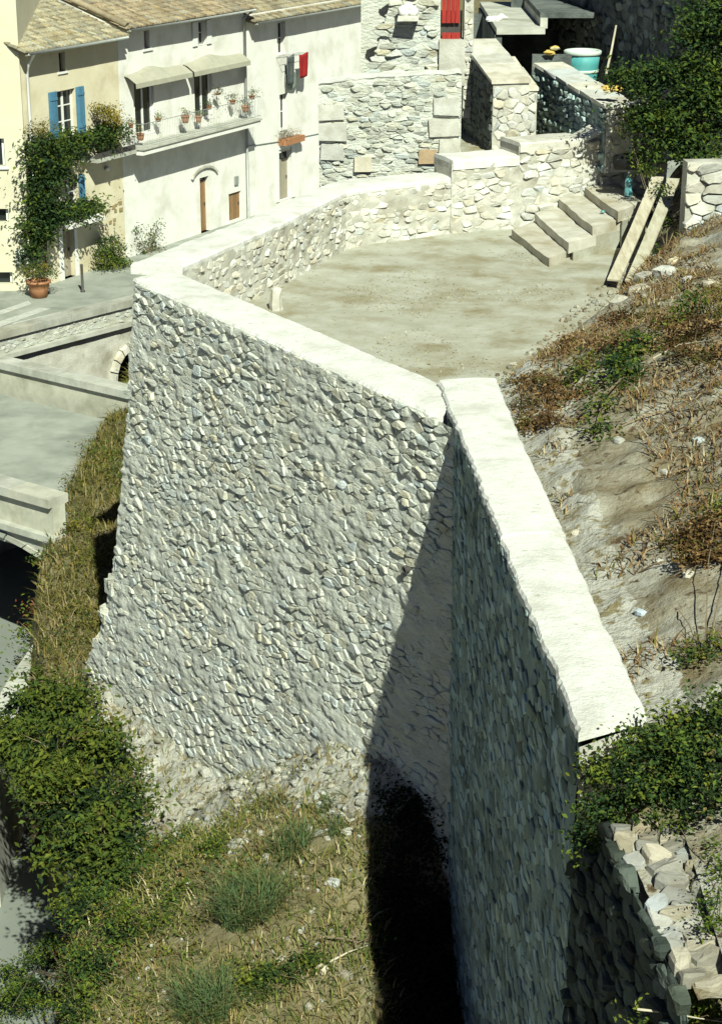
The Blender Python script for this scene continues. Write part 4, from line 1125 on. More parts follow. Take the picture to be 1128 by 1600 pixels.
# wall of large blocks right of the planks
bw = empty('block_wall', (7.4, 41.2, 7.0), 'wall of stacked pale blocks at the right edge beside the planks', 'wall')
masonry(bw, Vector((6.95, 41.12, 0)), Vector((1, .08, 0)).normalized(), UP, Vector((.08, -1, 0)).normalized(), 0, 1.9, 6.9, 8.98, .46, .21, M['pale_stone'], joint=.008, h=(.03, .14), tints=(.6, 1.1, .2), name='block', jit=.25, tilt=.25, round_=.85)
MB().box((7.93, 41.44, 7.95), (1.94, .44, 2.06), .08).build('wall_core', M['pale_mortar'], bw)

# ================================================================== loose things on the terrace
for k, ((b0x, b0y), (t0x, t0y), wd) in enumerate((((958, 438), (1027, 277), .27), ((986, 441), (1052, 281), .27))):
    p, q = PZ(b0x, b0y, 6.9), PY(t0x, t0y, 43.4)
    d = (q - p); L = d.length; d.normalize(); sd_ = d.cross(UP).normalized(); nn = sd_.cross(d)
    vs = []
    for j in range(9):
        c_ = p + d * (L * j / 8) + nn * (-.05 * math.sin(math.pi * j / 8) + .02 * k)
        for a, b in ((-1, -.02), (1, -.02), (1, .02), (-1, .02)): vs.append(c_ + sd_ * (a * wd / 2 + .004 * N(j * 2.1, k)) + nn * b)
    fs = [(j * 4 + i, j * 4 + (i + 1) % 4, j * 4 + 4 + (i + 1) % 4, j * 4 + 4 + i) for j in range(8) for i in range(4)] + [(3, 2, 1, 0), (32, 33, 34, 35)]
    o = MB().add(vs, fs, (1, 1, 1) if k == 0 else (.92, .95, .95)).build('plank', M['plank'])
    fix_normals(o)
    tag(o, ['left of two long planks leaning up the bank beside the stairs', 'right of two long planks leaning up the bank, nearer the block wall'][k], 'plank')
# bottle
c = PZ(981, 306, FLOOR + .90)
c = PZ(981, 306, FLOOR + .22 * 4 + .004)
o = MB().lathe(c, [(.085, 0), (.095, .02), (.095, .16), (.088, .18), (.095, .20), (.095, .34), (.07, .42), (.035, .48), (.032, .53)], 14)
bt = o.build('water_bottle', M['bottle'], None, True); tag(bt, 'translucent blue plastic bottle standing on the top step', 'bottle')
MB().lathe(c + UP * .53, [(.036, 0), (.036, .04)], 10).build('cap', M['white_paint'], bt)
# black tub lying at the top of the stairs
c = PY(982, 252, 44.6)
mb = MB(); ax = Vector((.95, -.25, .12)).normalized()
pts = [c + ax * t for t in (-.36, -.34, .0, .30, .36, .36, .30)]
mb.tube(pts, [.10, .17, .20, .23, .25, .22, .20], 14)
tag(mb.build('rubber_bucket', M['rubber'], None, True), 'black rubber bucket lying on its side at the stair head', 'bucket')
# small blue cap on a step
c = PZ(941, 332, FLOOR + .22 * 3 + .02)
tag(MB().lathe(c, [(.05, 0), (.055, .03), (.03, .05)], 10).build('blue_cap', M['bottle'], None, True), 'small blue bottle cap on the third step', 'cap')
# teal tub
p0, p1 = PY(883, 78, 52.0), PY(941, 76, 52.0)
c = Vector(((p0.x + p1.x) / 2, 52.3, 9.15)); r_ = (p1.x - p0.x) / 2
tb = MB().lathe(c, [(r_ * .80, 0), (r_ * .84, .25), (r_ * .9, .55), (r_ * .95, .80), (r_ * .87, .80), (r_ * .8, .3)], 20).build('plastic_tub', M['teal'], None, True)
tag(tb, 'large teal plastic tub with pale rim behind the dark rubble wall', 'tub')
MB().lathe(c, [(r_ * .96, .80), (r_ * 1.03, .82), (r_ * 1.03, .90), (r_ * .95, .92), (r_ * .86, .90), (r_ * .86, .81)], 20).build('rim', M['pale_teal'], tb, True)
MB().lathe(c, [(r_ * .885, .34), (r_ * .91, .36), (r_ * .915, .40), (r_ * .895, .42)], 20).build('hoop', M['pale_teal'], tb, True)
MB().box((c.x, c.y, 8.6), (1.0, .9, 1.08), 0, .02).build('plinth', M['shade_wall'], tb)
# stick leaning by the tub
a, b = PY(946, 118, 51.2), PY(962, 40, 52.2)
tag(MB().tube([a, a.lerp(b, .5) + Vector((.01, 0, 0)), b], [.035, .032, .028], 6).build('wooden_pole', M['plank'], None, True), 'thin pale wooden pole leaning beside the teal tub', 'pole')
# yellow bundles
for k, (px, py, y, lab) in enumerate(((955, 138, 46.2, 'crumpled yellow bag on the wall end under the tree'), (862, 76, 51.0, 'small orange and white bundle left of the teal tub'))):
    c = PY(px, py, y)
    mb = MB()
    for j in range(3):
        q = c + Vector((ru(-.14, .14), ru(-.05, .05), ru(-.06, .06))); rr = ru(.10, .15)
        mb.lathe(q - UP * rr * .8, [(rr * .5, 0), (rr, rr * .3), (rr * 1.1, rr * .6), (rr * .6, rr * ru(.7, 1)), (rr * .15, rr * ru(.7, 1.2))], 7, wob=.35, tint=(1, 1, 1) if j else (1.2, 1.6, 4))
    tag(mb.build('yellow_bag', M['yellow'], None, False), lab, 'bag')
MB().box((PY(862, 80, 51.2).x, 51.3, PY(862, 84, 51).z - .45), (1.0, .5, .8), 0, .03).build('support_block', M['shade_wall'])
tag(bpy.data.objects['support_block'], 'dark stone block under the orange and white bundle', 'block')
# white marker stone standing by the terrace wall
c = PZ(432, 484, FLOOR)
mb = MB().lathe(c, [(.13, -.05), (.14, .1), (.12, .30), (.10, .42), (.05, .46)], 6, wob=.18)
tag(mb.build('marker_stone', M['pale_stone'], None, False), 'small upright pale stone standing at the inner foot of the low wall', 'stone')

# ================================================================== plants
GREEN = [(.11, .15, .02), (.08, .125, .02), (.055, .10, .02), (.14, .165, .022), (.03, .065, .02)]
DEEP = [(.035, .07, .022), (.05, .09, .02), (.022, .05, .02), (.075, .11, .02)]
OLIVE = [(.15, .13, .02), (.18, .15, .025), (.11, .11, .02)]
def leaf_verts(p, size, upb=0.55):
    d = Vector((ru(-1, 1), ru(-1, 1), ru(-.7, .5))).normalized()
    nrm = Vector((ru(-1, 1), ru(-1, 1), ru(-.4, 1) + upb)).normalized()
    s_ = d.cross(nrm)
    if s_.length < .1: s_ = Vector((1, 0, 0))
    s_.normalize(); d = nrm.cross(s_)
    L_ = size * ru(.7, 1.35); wd = L_ * ru(.38, .6)
    return [p, p + d * L_ * .5 + s_ * wd / 2 + nrm * L_ * .08, p + d * L_ - nrm * L_ * .08, p + d * L_ * .5 - s_ * wd / 2 + nrm * L_ * .08]
def leaves(mb, c, rad, n, size, pal, sub=None, shell=.45, floor_fn=None):
    """leaves gathered in sprays spread through an ellipsoid"""
    c = Vector(c)
    if not isinstance(rad, tuple): rad = (rad, rad, rad)
    sub = sub or max(5, n // 60)
    per = max(1, n // sub)
    for k in range(sub):
        th, cz = ru(0, 6.283), ru(-.75, 1); q = math.sqrt(1 - cz * cz); rr = ru(shell, 1.0)
        sc = c + Vector((rad[0] * q * math.cos(th), rad[1] * q * math.sin(th), rad[2] * cz)) * rr
        base = random.choice(pal); b = ru(.7, 1.25)
        spread = size * ru(1.1, 2.6)
        for j in range(per):
            p = sc + Vector((random.gauss(0, spread), random.gauss(0, spread), random.gauss(0, spread * .55)))
            if floor_fn and p.z < floor_fn(p.x, p.y) + .01: p.z = floor_fn(p.x, p.y) + ru(.01, .08)
            t = b * ru(.8, 1.2)
            mb.add(leaf_verts(p, size), [(0, 1, 2), (0, 2, 3)], (base[0] * t, base[1] * t, base[2] * t))
def stems(mb, root, ends, r0=.02):
    root = Vector(root)
    for e in ends:
        e = Vector(e); m1 = root.lerp(e, .5) + Vector((ru(-.1, .1), ru(-.1, .1), ru(0, .15))) * (e - root).length * .5
        mb.tube([root, root.lerp(m1, .5) + Vector((0, 0, .03)), m1, e], [r0, r0 * .8, r0 * .55, r0 * .2], 5)
def bush(name, label, cat, clumps, size, pal, group=None, floor_fn=None, root=None, r0=.02, foliage_name='foliage', lumpy=False, stem_to=None):
    """clumps: (centre, radius, leaf count)"""
    zs = Vector(root) if root else Vector(clumps[0][0]) - UP * 0.5
    e = empty(name, zs, label, cat, group)
    mb = MB(); st_pts = []
    for c, r_, n in clumps:
        rr = max(r_) if isinstance(r_, tuple) else r_
        if lumpy and rr > .22:
            leaves(mb, c, rr * .72, int(n * .65), size * .95, [(.018, .035, .012), (.025, .05, .015)], shell=.1, floor_fn=floor_fn)  # near-black inner leaves paint the shade between the lumps
            for k in range(6):
                th, cz = ru(0, 6.283), ru(-.25, 1); q = math.sqrt(1 - cz * cz)
                leaves(mb, Vector(c) + Vector((q * math.cos(th), q * math.sin(th), cz)) * rr * ru(.85, 1.2), rr * ru(.17, .30), int(n * .11), size * ru(.75, 1.2), pal, sub=5, shell=.2, floor_fn=floor_fn)
            for k in range(4):
                th, cz = ru(0, 6.283), ru(-.1, 1); q = math.sqrt(1 - cz * cz); dv = Vector((q * math.cos(th), q * math.sin(th), cz))
                leaves(mb, Vector(c) + dv * rr * ru(1.2, 1.45), rr * .15, 26, size * .9, pal + [(.16, .13, .05)], sub=3, shell=.2, floor_fn=floor_fn)
                st_pts.append(Vector(c) + dv * rr * 1.4)
        else: leaves(mb, c, r_, n, size, pal, floor_fn=floor_fn)
    mb.build(foliage_name, M['leaf'], e)
    st_ = MB(); stems(st_, zs, stem_to or [c for c, _, _ in clumps], r0); [stems(st_, min((c for c, _, _ in clumps), key=lambda q: (q - e_).length), [e_], r0 * .35) for e_ in st_pts]; st_.build('stem', M['bark'], e, True)
    return e
def blades(mb, fn, n, hmin, hmax, pal, lean=.5, wid=.012):
    """grass blades rooted where fn says"""
    for _ in range(n):
        p = fn()
        if p is None: continue
        p = Vector(p); h = ru(hmin, hmax); a = ru(0, 6.283); ln = ru(.1, lean) * h
        d = Vector((math.cos(a), math.sin(a), 0)); s_ = Vector((-d.y, d.x, 0)) * wid * ru(.6, 1.4)
        m1 = p + d * ln * .35 + UP * h * .6; tp = p + d * ln + UP * h * ru(.75, 1)
        c = random.choice(pal); t = ru(.7, 1.25)
        mb.add([p - s_, p + s_, m1 + s_ * .7, m1 - s_ * .7, tp], [(0, 1, 2, 3), (3, 2, 4)], (c[0] * t, c[1] * t, c[2] * t))
STRAW = [(.34, .27, .12), (.28, .21, .08), (.42, .36, .20), (.20, .15, .06), (.22, .20, .07)]
STRAWG = STRAW + [(.14, .16, .03), (.10, .13, .03), (.16, .16, .035), (.12, .15, .03), (.09, .13, .03)]
GRASS = [(.10, .16, .055), (.08, .14, .05), (.14, .19, .065), (.11, .17, .08)]

def LZ(px, py, dz=0.0, zf=None):
    """where a sighting meets the lower bank"""
    z = -0.3
    for _ in range(25):
        p = PZ(px, py, z); z = lerp(z, max(RIVER, (zf or zl)(p.x, p.y)), .5)
    p = PZ(px, py, z); p.z += dz
    return p
def HZ(px, py, dz=0.0):
    z = 8.2
    for _ in range(25):
        p = PZ(px, py, z); z = lerp(z, zh(p.x, p.y), .5)
    p = PZ(px, py, z); p.z += dz
    return p

# bramble on the river bank
def cl(pts, r_, n, dz, zf=None): return [(LZ(x, y, dz), r_ * ru(.85, 1.15), n) for x, y in pts]
bush('bramble_bush', 'large dense green bramble on the river bank left of the sunlit wall', 'bush',
     [(PZ(x, y, z), r_, n) for x, y, z, r_, n in ((40, 1110, -.2, .55, 1500), (115, 1105, -.2, .5, 1400), (20, 1180, -.3, .5, 1500), (90, 1185, .0, .6, 1800), (160, 1180, -.1, .5, 1400), (80, 1255, -.3, .5, 1600), (130, 1260, .1, .6, 1900), (185, 1265, .0, .38, 1100), (125, 1330, -.1, .42, 1300), (175, 1325, .0, .4, 1100), (150, 1380, -.1, .35, 800), (-30, 1150, -.6, .5, 900))], .115, [(.085, .115, .017), (.065, .10, .017), (.05, .085, .018), (.11, .13, .018)], root=LZ(120, 1300), r0=.05, lumpy=True)
bush('weed_bush', 'low spreading weeds at the bottom left corner above the water', 'bush',
     [(LZ(x, y, dz), r_, n) for x, y, r_, n, dz in ((130, 1450, .38, 900, .2), (190, 1470, .35, 800, .15), (90, 1510, .4, 1000, .2), (150, 1530, .4, 900, .1), (60, 1570, .4, 1000, .2), (120, 1590, .4, 800, .1), (20, 1590, .4, 800, .2), (210, 1400, .3, 600, .15), (30, 1540, .35, 700, .1))], .065, GREEN, floor_fn=zl, root=LZ(110, 1540), lumpy=True)
for (nm, lab, pts, n, sz, pal) in (
    ('weed', 'green weed with reddish stems on the bank below the spoil', ((290, 1320), (330, 1340), (260, 1330)), 420, .06, GREEN + [(.14, .07, .02)]),
    ('weed', 'dark leafy weed between the two tall grass tufts', ((420, 1535), (455, 1525), (395, 1555), (485, 1520)), 420, .06, DEEP + GREEN),
    ('weed', 'sparse green weed in the middle of the dry bank', ((260, 1440), (235, 1465), (280, 1400)), 260, .055, GREEN)):
    bush(nm, lab, 'weed', [(LZ(x, y, .10), .20, n) for x, y in pts], sz, pal, floor_fn=zl, root=LZ(*pts[0]), r0=.012)
for (lab, px, py, rx_, n, hh, pal) in (('tall blue green grass tuft in the middle of the dry bank', 390, 1430, .42, 1800, (.25, .62), GRASS), ('bushy blue green grass tuft at the bottom edge of the bank', 320, 1580, .36, 1300, (.2, .5), GRASS),
        ('small grass tuft near the top of the bank', 455, 1330, .26, 600, (.15, .4), GRASS), ('short bright grass tuft below the wall near the shadow edge', 512, 1262, .16, 260, (.08, .2), GRASS), ('thin grass tuft right of the small one near the shadow', 527, 1300, .14, 240, (.08, .2), GRASS), ('wispy grass tuft on the spoil heap under the wall foot', 430, 1262, .2, 260, (.1, .28), GRASS + STRAW)):
    c = LZ(px, py); mb = MB()
    def fn():
        a, r_ = ru(0, 6.283), rx_ * math.sqrt(rnd()); x, y = c.x + r_ * math.cos(a), c.y + r_ * math.sin(a); return (x, y, zl(x, y) + .02)
    blades(mb, fn, int(n * .55), hh[0] * .7, hh[1] * 1.15, pal + [(.12, .14, .05), (.22, .19, .08)], 1.7, .008)
    tag(mb.build('grass_tuft', M['leaf']), lab, 'grass')
iv = empty('shadow_fill_leaves', (0.7, 25.0, -.5), 'near-black leaves added to deepen the cast shadow at the foot of the shaded wall', 'shadow fill')
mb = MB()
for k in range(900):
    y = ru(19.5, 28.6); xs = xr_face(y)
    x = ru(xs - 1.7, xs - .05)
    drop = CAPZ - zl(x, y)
    if x < xr_face(y - drop) - .272 * drop + .27: continue          # near-black leaves added only inside the computed cast shadow, to blacken it
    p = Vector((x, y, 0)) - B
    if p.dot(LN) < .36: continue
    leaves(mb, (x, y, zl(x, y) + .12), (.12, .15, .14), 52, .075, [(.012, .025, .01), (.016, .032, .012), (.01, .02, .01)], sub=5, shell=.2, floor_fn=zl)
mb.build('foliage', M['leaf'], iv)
# straw over the lower bank
def low_pt():
    x, y = ru(-6.2, 1.0), ru(20.5, 33)
    p = Vector((x, y, 0)) - B
    if p.dot(LN) < interp([(0, 1.0), (2, 1.5), (4, 1.9), (6, 2.3), (8.5, 2.4), (11, .8)], p.dot(LU)) * (1 + .4 * N(x * 2, y * 2)): return None
    if x > xr_face(y) - .15: return None
    if N(x * .9, y * .9, 12) < -.45: return None
    return (x, y, zl(x, y))
mb = MB(); blades(mb, low_pt, 30000, .05, .22, STRAWG, 2.0, .010)
for k in range(900):
    p = low_pt()
    if not p: continue
    px_, py_, _ = PIX(p)
    if N(p[0] * 1.1, p[1] * 1.1, 60) + (360 - px_) / 450 < -.05: continue
    leaves(mb, Vector(p) + UP * .06, (.25, .25, .10), 36, .06, GREEN + OLIVE + [(.16, .10, .03)], sub=4, shell=.1, floor_fn=zl)
tag(mb.build('dry_grass', M['straw']), 'dry straw coloured grass over the bank below the walls', 'grass', kind='stuff')
# grass strip between bridge and wall
def strip_pt():
    y = ru(34.5, 57); x = verge_x(y) + ru(-.25, 3.0) + .15 * N(y * 3)
    p = Vector((x, y, 0)) - B
    if p.dot(LU) < left_edge(-.6) and p.dot(LN) < 0: return None
    return (x, y, zl(x, y))
mb = MB(); blades(mb, strip_pt, 17000, .05, .32, [(.14, .13, .03), (.17, .14, .03), (.10, .11, .025), (.20, .16, .05), (.07, .10, .02), (.28, .22, .10), (.30, .25, .12)], 2.0, .014)
for k in range(210):
    p = strip_pt()
    if p and N(p[0] * .7, p[1] * .35, 50) > -.05: leaves(mb, Vector(p) + UP * .12, (.35, .35, .14), 60, .08, GREEN + OLIVE, sub=4)
tag(mb.build('verge_grass', M['leaf']), 'olive dry and green grass strip between the bridge and the wall', 'grass', kind='stuff')

# hillside plants
bush('laurel_bush', 'dense dark green bush at the near end of the white coping', 'bush',
     [(PZ(x, y, z), r_, n) for x, y, z, r_, n in ((945, 1205, 7.75, .20, 700), (1010, 1165, 8.0, .22, 800), (1070, 1130, 8.2, .22, 850), (1125, 1105, 8.4, .22, 800), (985, 1215, 7.85, .26, 1000), (1050, 1195, 8.0, .25, 1000), (1110, 1185, 8.2, .25, 900), (950, 1255, 7.6, .16, 450), (1030, 1250, 7.8, .24, 800), (1095, 1245, 8.0, .24, 700), (1150, 1140, 8.4, .24, 600), (925, 1265, 7.45, .12, 300), (935, 1300, 7.3, .14, 400), (918, 1320, 7.15, .10, 220), (960, 1290, 7.5, .14, 380))], .055, DEEP + GREEN, root=HZ(1060, 1230), r0=.03, lumpy=True)
bush('ivy_clump', 'dark ivy clump in the middle of the bare hillside', 'bush', [(HZ(x, y, .14), r_, n) for x, y, r_, n in ((985, 565, .26, 500), (970, 590, .22, 350), (1000, 550, .2, 300), (940, 640, .16, 180), (930, 690, .16, 180), (960, 610, .15, 150))], .075, DEEP + GREEN, floor_fn=zh, root=HZ(975, 590))
bush('weed', 'small green weed among brush at the edge of the terrace', 'weed', [(HZ(x, y, .10), .15, 130) for x, y in ((905, 588), (895, 600))], .06, GREEN, floor_fn=zh, root=HZ(900, 594), r0=.01)
bush('weed', 'low green weeds on the hillside at the right edge', 'weed', [(HZ(x, y, .12), .22, 220) for x, y in ((1085, 490), (1110, 470), (1060, 505), (1128, 500))], .07, GREEN + OLIVE, floor_fn=zh, root=HZ(1090, 488), r0=.012)
bush('weed', 'scrubby weed on the right slope above the laurel', 'weed', [(HZ(x, y, .08), .14, 150) for x, y in ((1100, 1035), (1120, 1020), (1075, 1045), (1128, 800), (1118, 815))], .05, GREEN + OLIVE, floor_fn=zh, root=HZ(1100, 1036), r0=.01)
BROWN = [(.17, .10, .04), (.23, .14, .055), (.10, .06, .025), (.28, .19, .09), (.07, .045, .02), (.09, .09, .02)]
for lab, pts in (('brown heap of cut brush beside the far end of the right coping', ((815, 605, .2), (840, 640, .26), (870, 665, .24), (830, 670, .2), (855, 610, .2), (885, 620, .22))),
                 ('brown tangle of cut brush at the right edge of the terrace floor', ((900, 545, .2), (930, 530, .26), (955, 505, .26), (925, 570, .2), (960, 545, .22), (985, 500, .22))),
                 ('brown brush heap high on the right slope under the block wall', ((1050, 515, .28), (1085, 530, .28), (1120, 515, .3), (1040, 545, .24), (1075, 560, .24), (1115, 560, .26))),
                 ('low brown brush on the middle of the right slope', ((1100, 840, .16), (1125, 830, .18), (1070, 855, .14), (1085, 880, .14), (1128, 870, .16)))):
    bush('brush_heap', lab, 'brush', [(HZ(x, y, .06), (r_ * 1.3, r_ * 1.3, r_ * .55), 420) for x, y, r_ in pts], .06, BROWN, floor_fn=zh, root=HZ(pts[0][0], pts[0][1]), r0=.012, group='heaps of cut brush')
# brush and dead roots over the hillside
def hill_pt():
    y = ru(15, 41); x0 = (xr_back(y) + .12) if y < 28.5 else hill_line(y) + .1
    x = x0 + 4.2 * rnd()
    n_ = N(x * .8, y * .5, 31)
    if n_ < (.02 if x - x0 < 1.3 and y < 29 else -.12): return None
    return (x, y, zh(x, y) + .005)
mb = MB(); blades(mb, hill_pt, 26000, .04, .17, [(.24, .14, .06), (.18, .10, .04), (.30, .22, .11), (.12, .07, .03), (.36, .30, .18), (.14, .14, .03), (.20, .12, .045)], 2.6, .010)
for k in range(1000):
    p = hill_pt()
    if not p: continue
    p = Vector(p); a = ru(0, 6.283); L_ = ru(.15, .7)
    pts = [p]
    for j in range(3):
        a += ru(-.6, .6); q = pts[-1] + Vector((math.cos(a), math.sin(a), 0)) * L_ / 3; q.z = zh(q.x, q.y) + ru(.0, .10); pts.append(q)
    t = ru(.35, 1.7)
    mb.tube(pts, [.011, .010, .007, .003], 3, (.22 * t, .15 * t, .08 * t), cap=False)
tag(mb.build('dead_brush', M['straw']), 'dead brown brush and roots strewn over the hillside', 'brush', kind='stuff')
# dry grass and crumbs on the terrace floor
def floor_pt():
    x, y = ru(-2.5, 6), ru(29, 44)
    if x > hill_line(y) or (Vector((x, y, 0)) - FI[1]).dot(Vector((.93, -.37, 0))) < .2 or (y > 42.8 and x > 3.2): return None
    if N(x * .5, y * .35, 70) < .12: return None
    return (x, y, z_floor(x, y))
mb = MB(); blades(mb, floor_pt, 9000, .008, .03, [(.40, .36, .22), (.36, .33, .19), (.46, .43, .31), (.32, .28, .16)], 3.5, .012)
tag(mb.build('trodden_grass', M['straw']), 'thin dry trodden grass in patches on the terrace floor', 'grass', kind='stuff')
# pebbles and clods
def pebbles(fn, n, smin, smax, material, nm, lab, warm=.15):
    mb = MB()
    for k in range(n):
        p = fn()
        if not p: continue
        s_ = ru(smin, smax) * (1 if rnd() < .85 else 1.7)
        r_ = rock_mesh(Vector(p) + UP * s_ * .15, s_ * ru(1, 1.6), s_, s_ * ru(.5, .9), tint_rand(.6, 1.2, warm), n=5)
        mb.add(r_.v, r_.f, r_.t[0])
    tag(mb.build(nm, material), lab, 'rubble', kind='stuff')
pebbles(hill_pt, 900, .02, .08, M['dirt'], 'hillside_clods', 'small clods and pebbles over the hillside')
pebbles(low_pt, 700, .02, .07, M['lime_dust'], 'bank_pebbles', 'small pebbles and lime crumbs on the bank')
def spoil_pt():
    u, d = ru(0, 10.8), ru(0.3, 2.7); p = B + LU * u + LN * d
    wd = interp([(-0.5, 1.2), (2, 1.9), (4, 2.4), (6, 2.8), (8.5, 2.8), (11.2, 0.9)], u) * (1 + 0.35 * N(u * 1.1, 5)); t = min(1, d / wd)
    return (p.x, p.y, zl(p.x, p.y) + .34 * (1 - t ** 1.5) * (1 + 0.5 * N(u * 1.4, d * 1.4, 4)) + 0.07 * N(u * 3, d * 3) + .05 * N(u * 8, d * 8) - .06 * t)
mb = MB(); blades(mb, spoil_pt, 2600, .04, .16, STRAWG, 2.2, .008)
tag(mb.build('spoil_straw', M['straw']), 'stray dry stalks growing through the pale spoil heap', 'grass', kind='stuff')
pebbles(spoil_pt, 900, .03, .12, M['lime_dust'], 'spoil_rubble', 'broken stone crumbs on the spoil heap', .08)
def edge_pt():
    y = ru(29.5, 42); x = hill_line(y) + ru(-.45, .5); return (x, y, max(zh(x, y), FLOOR))
pebbles(edge_pt, 420, .02, .10, M['dirt'], 'edge_rubble', 'rubble along the edge of the terrace floor')
# bigger loose stones
for (pts, fnz, lab, grp, sz) in (
    ([(1010, 435), (1040, 425), (1075, 440), (925, 405), (905, 408), (950, 412), (1000, 455), (1055, 410), (970, 470), (1100, 420), (1110, 445), (940, 420)], HZ, 'pale loose stone on the rubble bank between the planks and the hillside', 'loose stones by the planks', (.22, .4)),
    ([(965, 690), (870, 765), (1010, 605), (1040, 740), (900, 835), (1090, 690), (1075, 900), (940, 985), (1030, 880), (1000, 960), (880, 880)], HZ, 'small pale stone lying on the bare hillside', 'stones on the hillside', (.06, .14)),
    ([(505, 1515), (540, 1525), (470, 1455), (280, 1265), (260, 1255), (480, 1300), (520, 1380), (545, 1300), (440, 1500)], LZ, 'pale stone lying on the dry bank below the sunlit wall', 'stones on the bank', (.10, .2))):
    for x, y in pts:
        c = fnz(x, y, .03); s_ = ru(*sz)
        o = rock_mesh(c - UP * s_ * .12, s_ * 1.3, s_, s_ * .7, tint_rand(.55, 1.0, .25)).build('loose_stone', M['pale_stone'])
        tag(o, lab, 'stone', grp)
# bare branches
def branch(pts, r0, lab, nm='bare_branch', twigs=3):
    e = MB().tube(pts, [lerp(r0, r0 * .3, i / (len(pts) - 1)) for i in range(len(pts))], 6).build(nm, M['plank'] if 'pale' in lab else M['bark'], None, True)
    for k in range(twigs):
        p = Vector(pts[1]).lerp(Vector(pts[-1]), ru(.1, .9)); q = p + Vector((ru(-.2, .2), ru(-.2, .2), ru(0, .2)))
        MB().tube([p, p.lerp(q, .5) + UP * .03, q], [r0 * .4, r0 * .3, r0 * .1], 4).build('twig', M['bark'], e)
    tag(e, lab, 'branch')
branch([LZ(505, 1470, .06), LZ(535, 1478, .12), LZ(560, 1484, .12), LZ(575, 1480, .15)], .02, 'upper of two dry branches sticking into the shadow edge')
branch([LZ(515, 1508, .05), LZ(545, 1497, .1), LZ(572, 1492, .14)], .018, 'pale lower dry branch at the shadow edge')
branch([PZ(995, 1577, 7.0), PZ(1040, 1582, 7.0), PZ(1085, 1590, 7.0), PZ(1150, 1600, 7.0)], .012, 'long pale bare twig over the dark gap, bottom right', twigs=5)
branch([HZ(1060, 960, .05), HZ(1075, 990, .1), HZ(1092, 1030, .06)], .008, 'thin dark twig lying on the lower right slope')
branch([HZ(1020, 570, .1), HZ(1060, 560, .2), HZ(1128, 545, .15)], .014, 'pale root lying across the upper hillside')
bush('weed', 'green weeds growing beside the top stones of the dry wall', 'weed', [(PZ(x, y, 7.75), r_, n) for x, y, r_, n in ((1115, 1330, .09, 160), (1125, 1360, .1, 160), (1100, 1400, .07, 110), (1122, 1440, .1, 180), (1060, 1290, .08, 130))], .04, GREEN + [(.2, .13, .05)], root=PZ(1120, 1380, 7.6), r0=.008)
# foliage at the bottom right corner
bush('corner_plant', 'green leafy plant at the bottom right corner', 'plant', [(PZ(x, y, z), r_, n) for x, y, z, r_, n in ((1095, 1540, 7.1, .13, 320), (1120, 1545, 7.2, .12, 260), (1070, 1575, 6.8, .14, 320), (1120, 1510, 7.3, .12, 300), (1128, 1600, 6.9, .2, 400), (1128, 1480, 7.4, .12, 260), (1105, 1590, 6.9, .14, 300), (1040, 1600, 6.8, .12, 240), (1135, 1420, 7.5, .12, 240), (1010, 1605, 6.8, .1, 160), (1125, 1390, 7.55, .08, 120))], .045, GREEN, root=PZ(1135, 1600, 6.6))

# tree at the upper right
tr = empty('fig_tree', PY(1075, 300, 44.2), 'leafy dark green tree overhanging the stairs at the upper right', 'tree')
mb = MB()
for x, y, yy, r_, n in ((1100, 60, 45.2, .62, 1700), (1128, 110, 44.8, .6, 1500), (1060, 110, 45.0, .5, 1300), (1020, 135, 44.6, .42, 1000), (975, 128, 44.4, .28, 500), (1090, 160, 44.4, .55, 1500), (1040, 175, 44.4, .5, 1300), (1120, 20, 45.4, .5, 1200), (1128, 200, 44.0, .5, 1100), (1010, 190, 44.6, .38, 700), (1060, 225, 44.0, .4, 800), (1095, 235, 43.8, .4, 800), (1150, 60, 45.0, .7, 900), (1160, 160, 44.6, .7, 900), (1015, 240, 44.3, .22, 260)):
    leaves(mb, PY(x, y, yy), r_ * .8, n // 2, .11, [(.016, .032, .012), (.025, .05, .016)], shell=.1)  # near-black core leaves put the crown's inner shade into the colour
    for k in range(6):
        th, cz = ru(0, 6.283), ru(-.4, 1); q = math.sqrt(1 - cz * cz)
        leaves(mb, PY(x, y, yy) + Vector((q * math.cos(th), q * math.sin(th), cz)) * r_ * ru(.7, 1.05), r_ * ru(.25, .42), n // 7, .12, DEEP + GREEN[:3], sub=5, shell=.2)
mb.build('crown', M['leaf'], tr)
mb = MB(); rt = PY(1075, 300, 44.2)
mb.tube([rt - UP * .3, rt + Vector((.05, .1, .5)), rt + Vector((.0, .3, 1.2)), rt + Vector((.15, .6, 2.4))], [.12, .10, .085, .05], 8)
stems(mb, rt + Vector((0, .2, .9)), [PY(x, y, yy) for x, y, yy in ((975, 128, 44.4), (1100, 60, 45.2), (1128, 110, 44.8), (1020, 135, 44.6), (1120, 200, 44), (1040, 230, 44.2))], .045)
mb.build('trunk', M['bark'], tr, True)
bush('creeper', 'trailing green creeper on the rubble right of the stairs', 'creeper', [(PY(x, y, yy), r_, n) for x, y, yy, r_, n in ((1035, 300, 42.6, .16, 160), (1040, 345, 42.2, .18, 200), (1030, 400, 41, .18, 180), (975, 185, 45, .18, 160), (980, 205, 45, .15, 130), (1100, 255, 42, .2, 200), (1010, 268, 43.6, .2, 220), (1128, 240, 42, .25, 260))], .08, DEEP + GREEN, root=PY(1040, 390, 41.6), r0=.012)

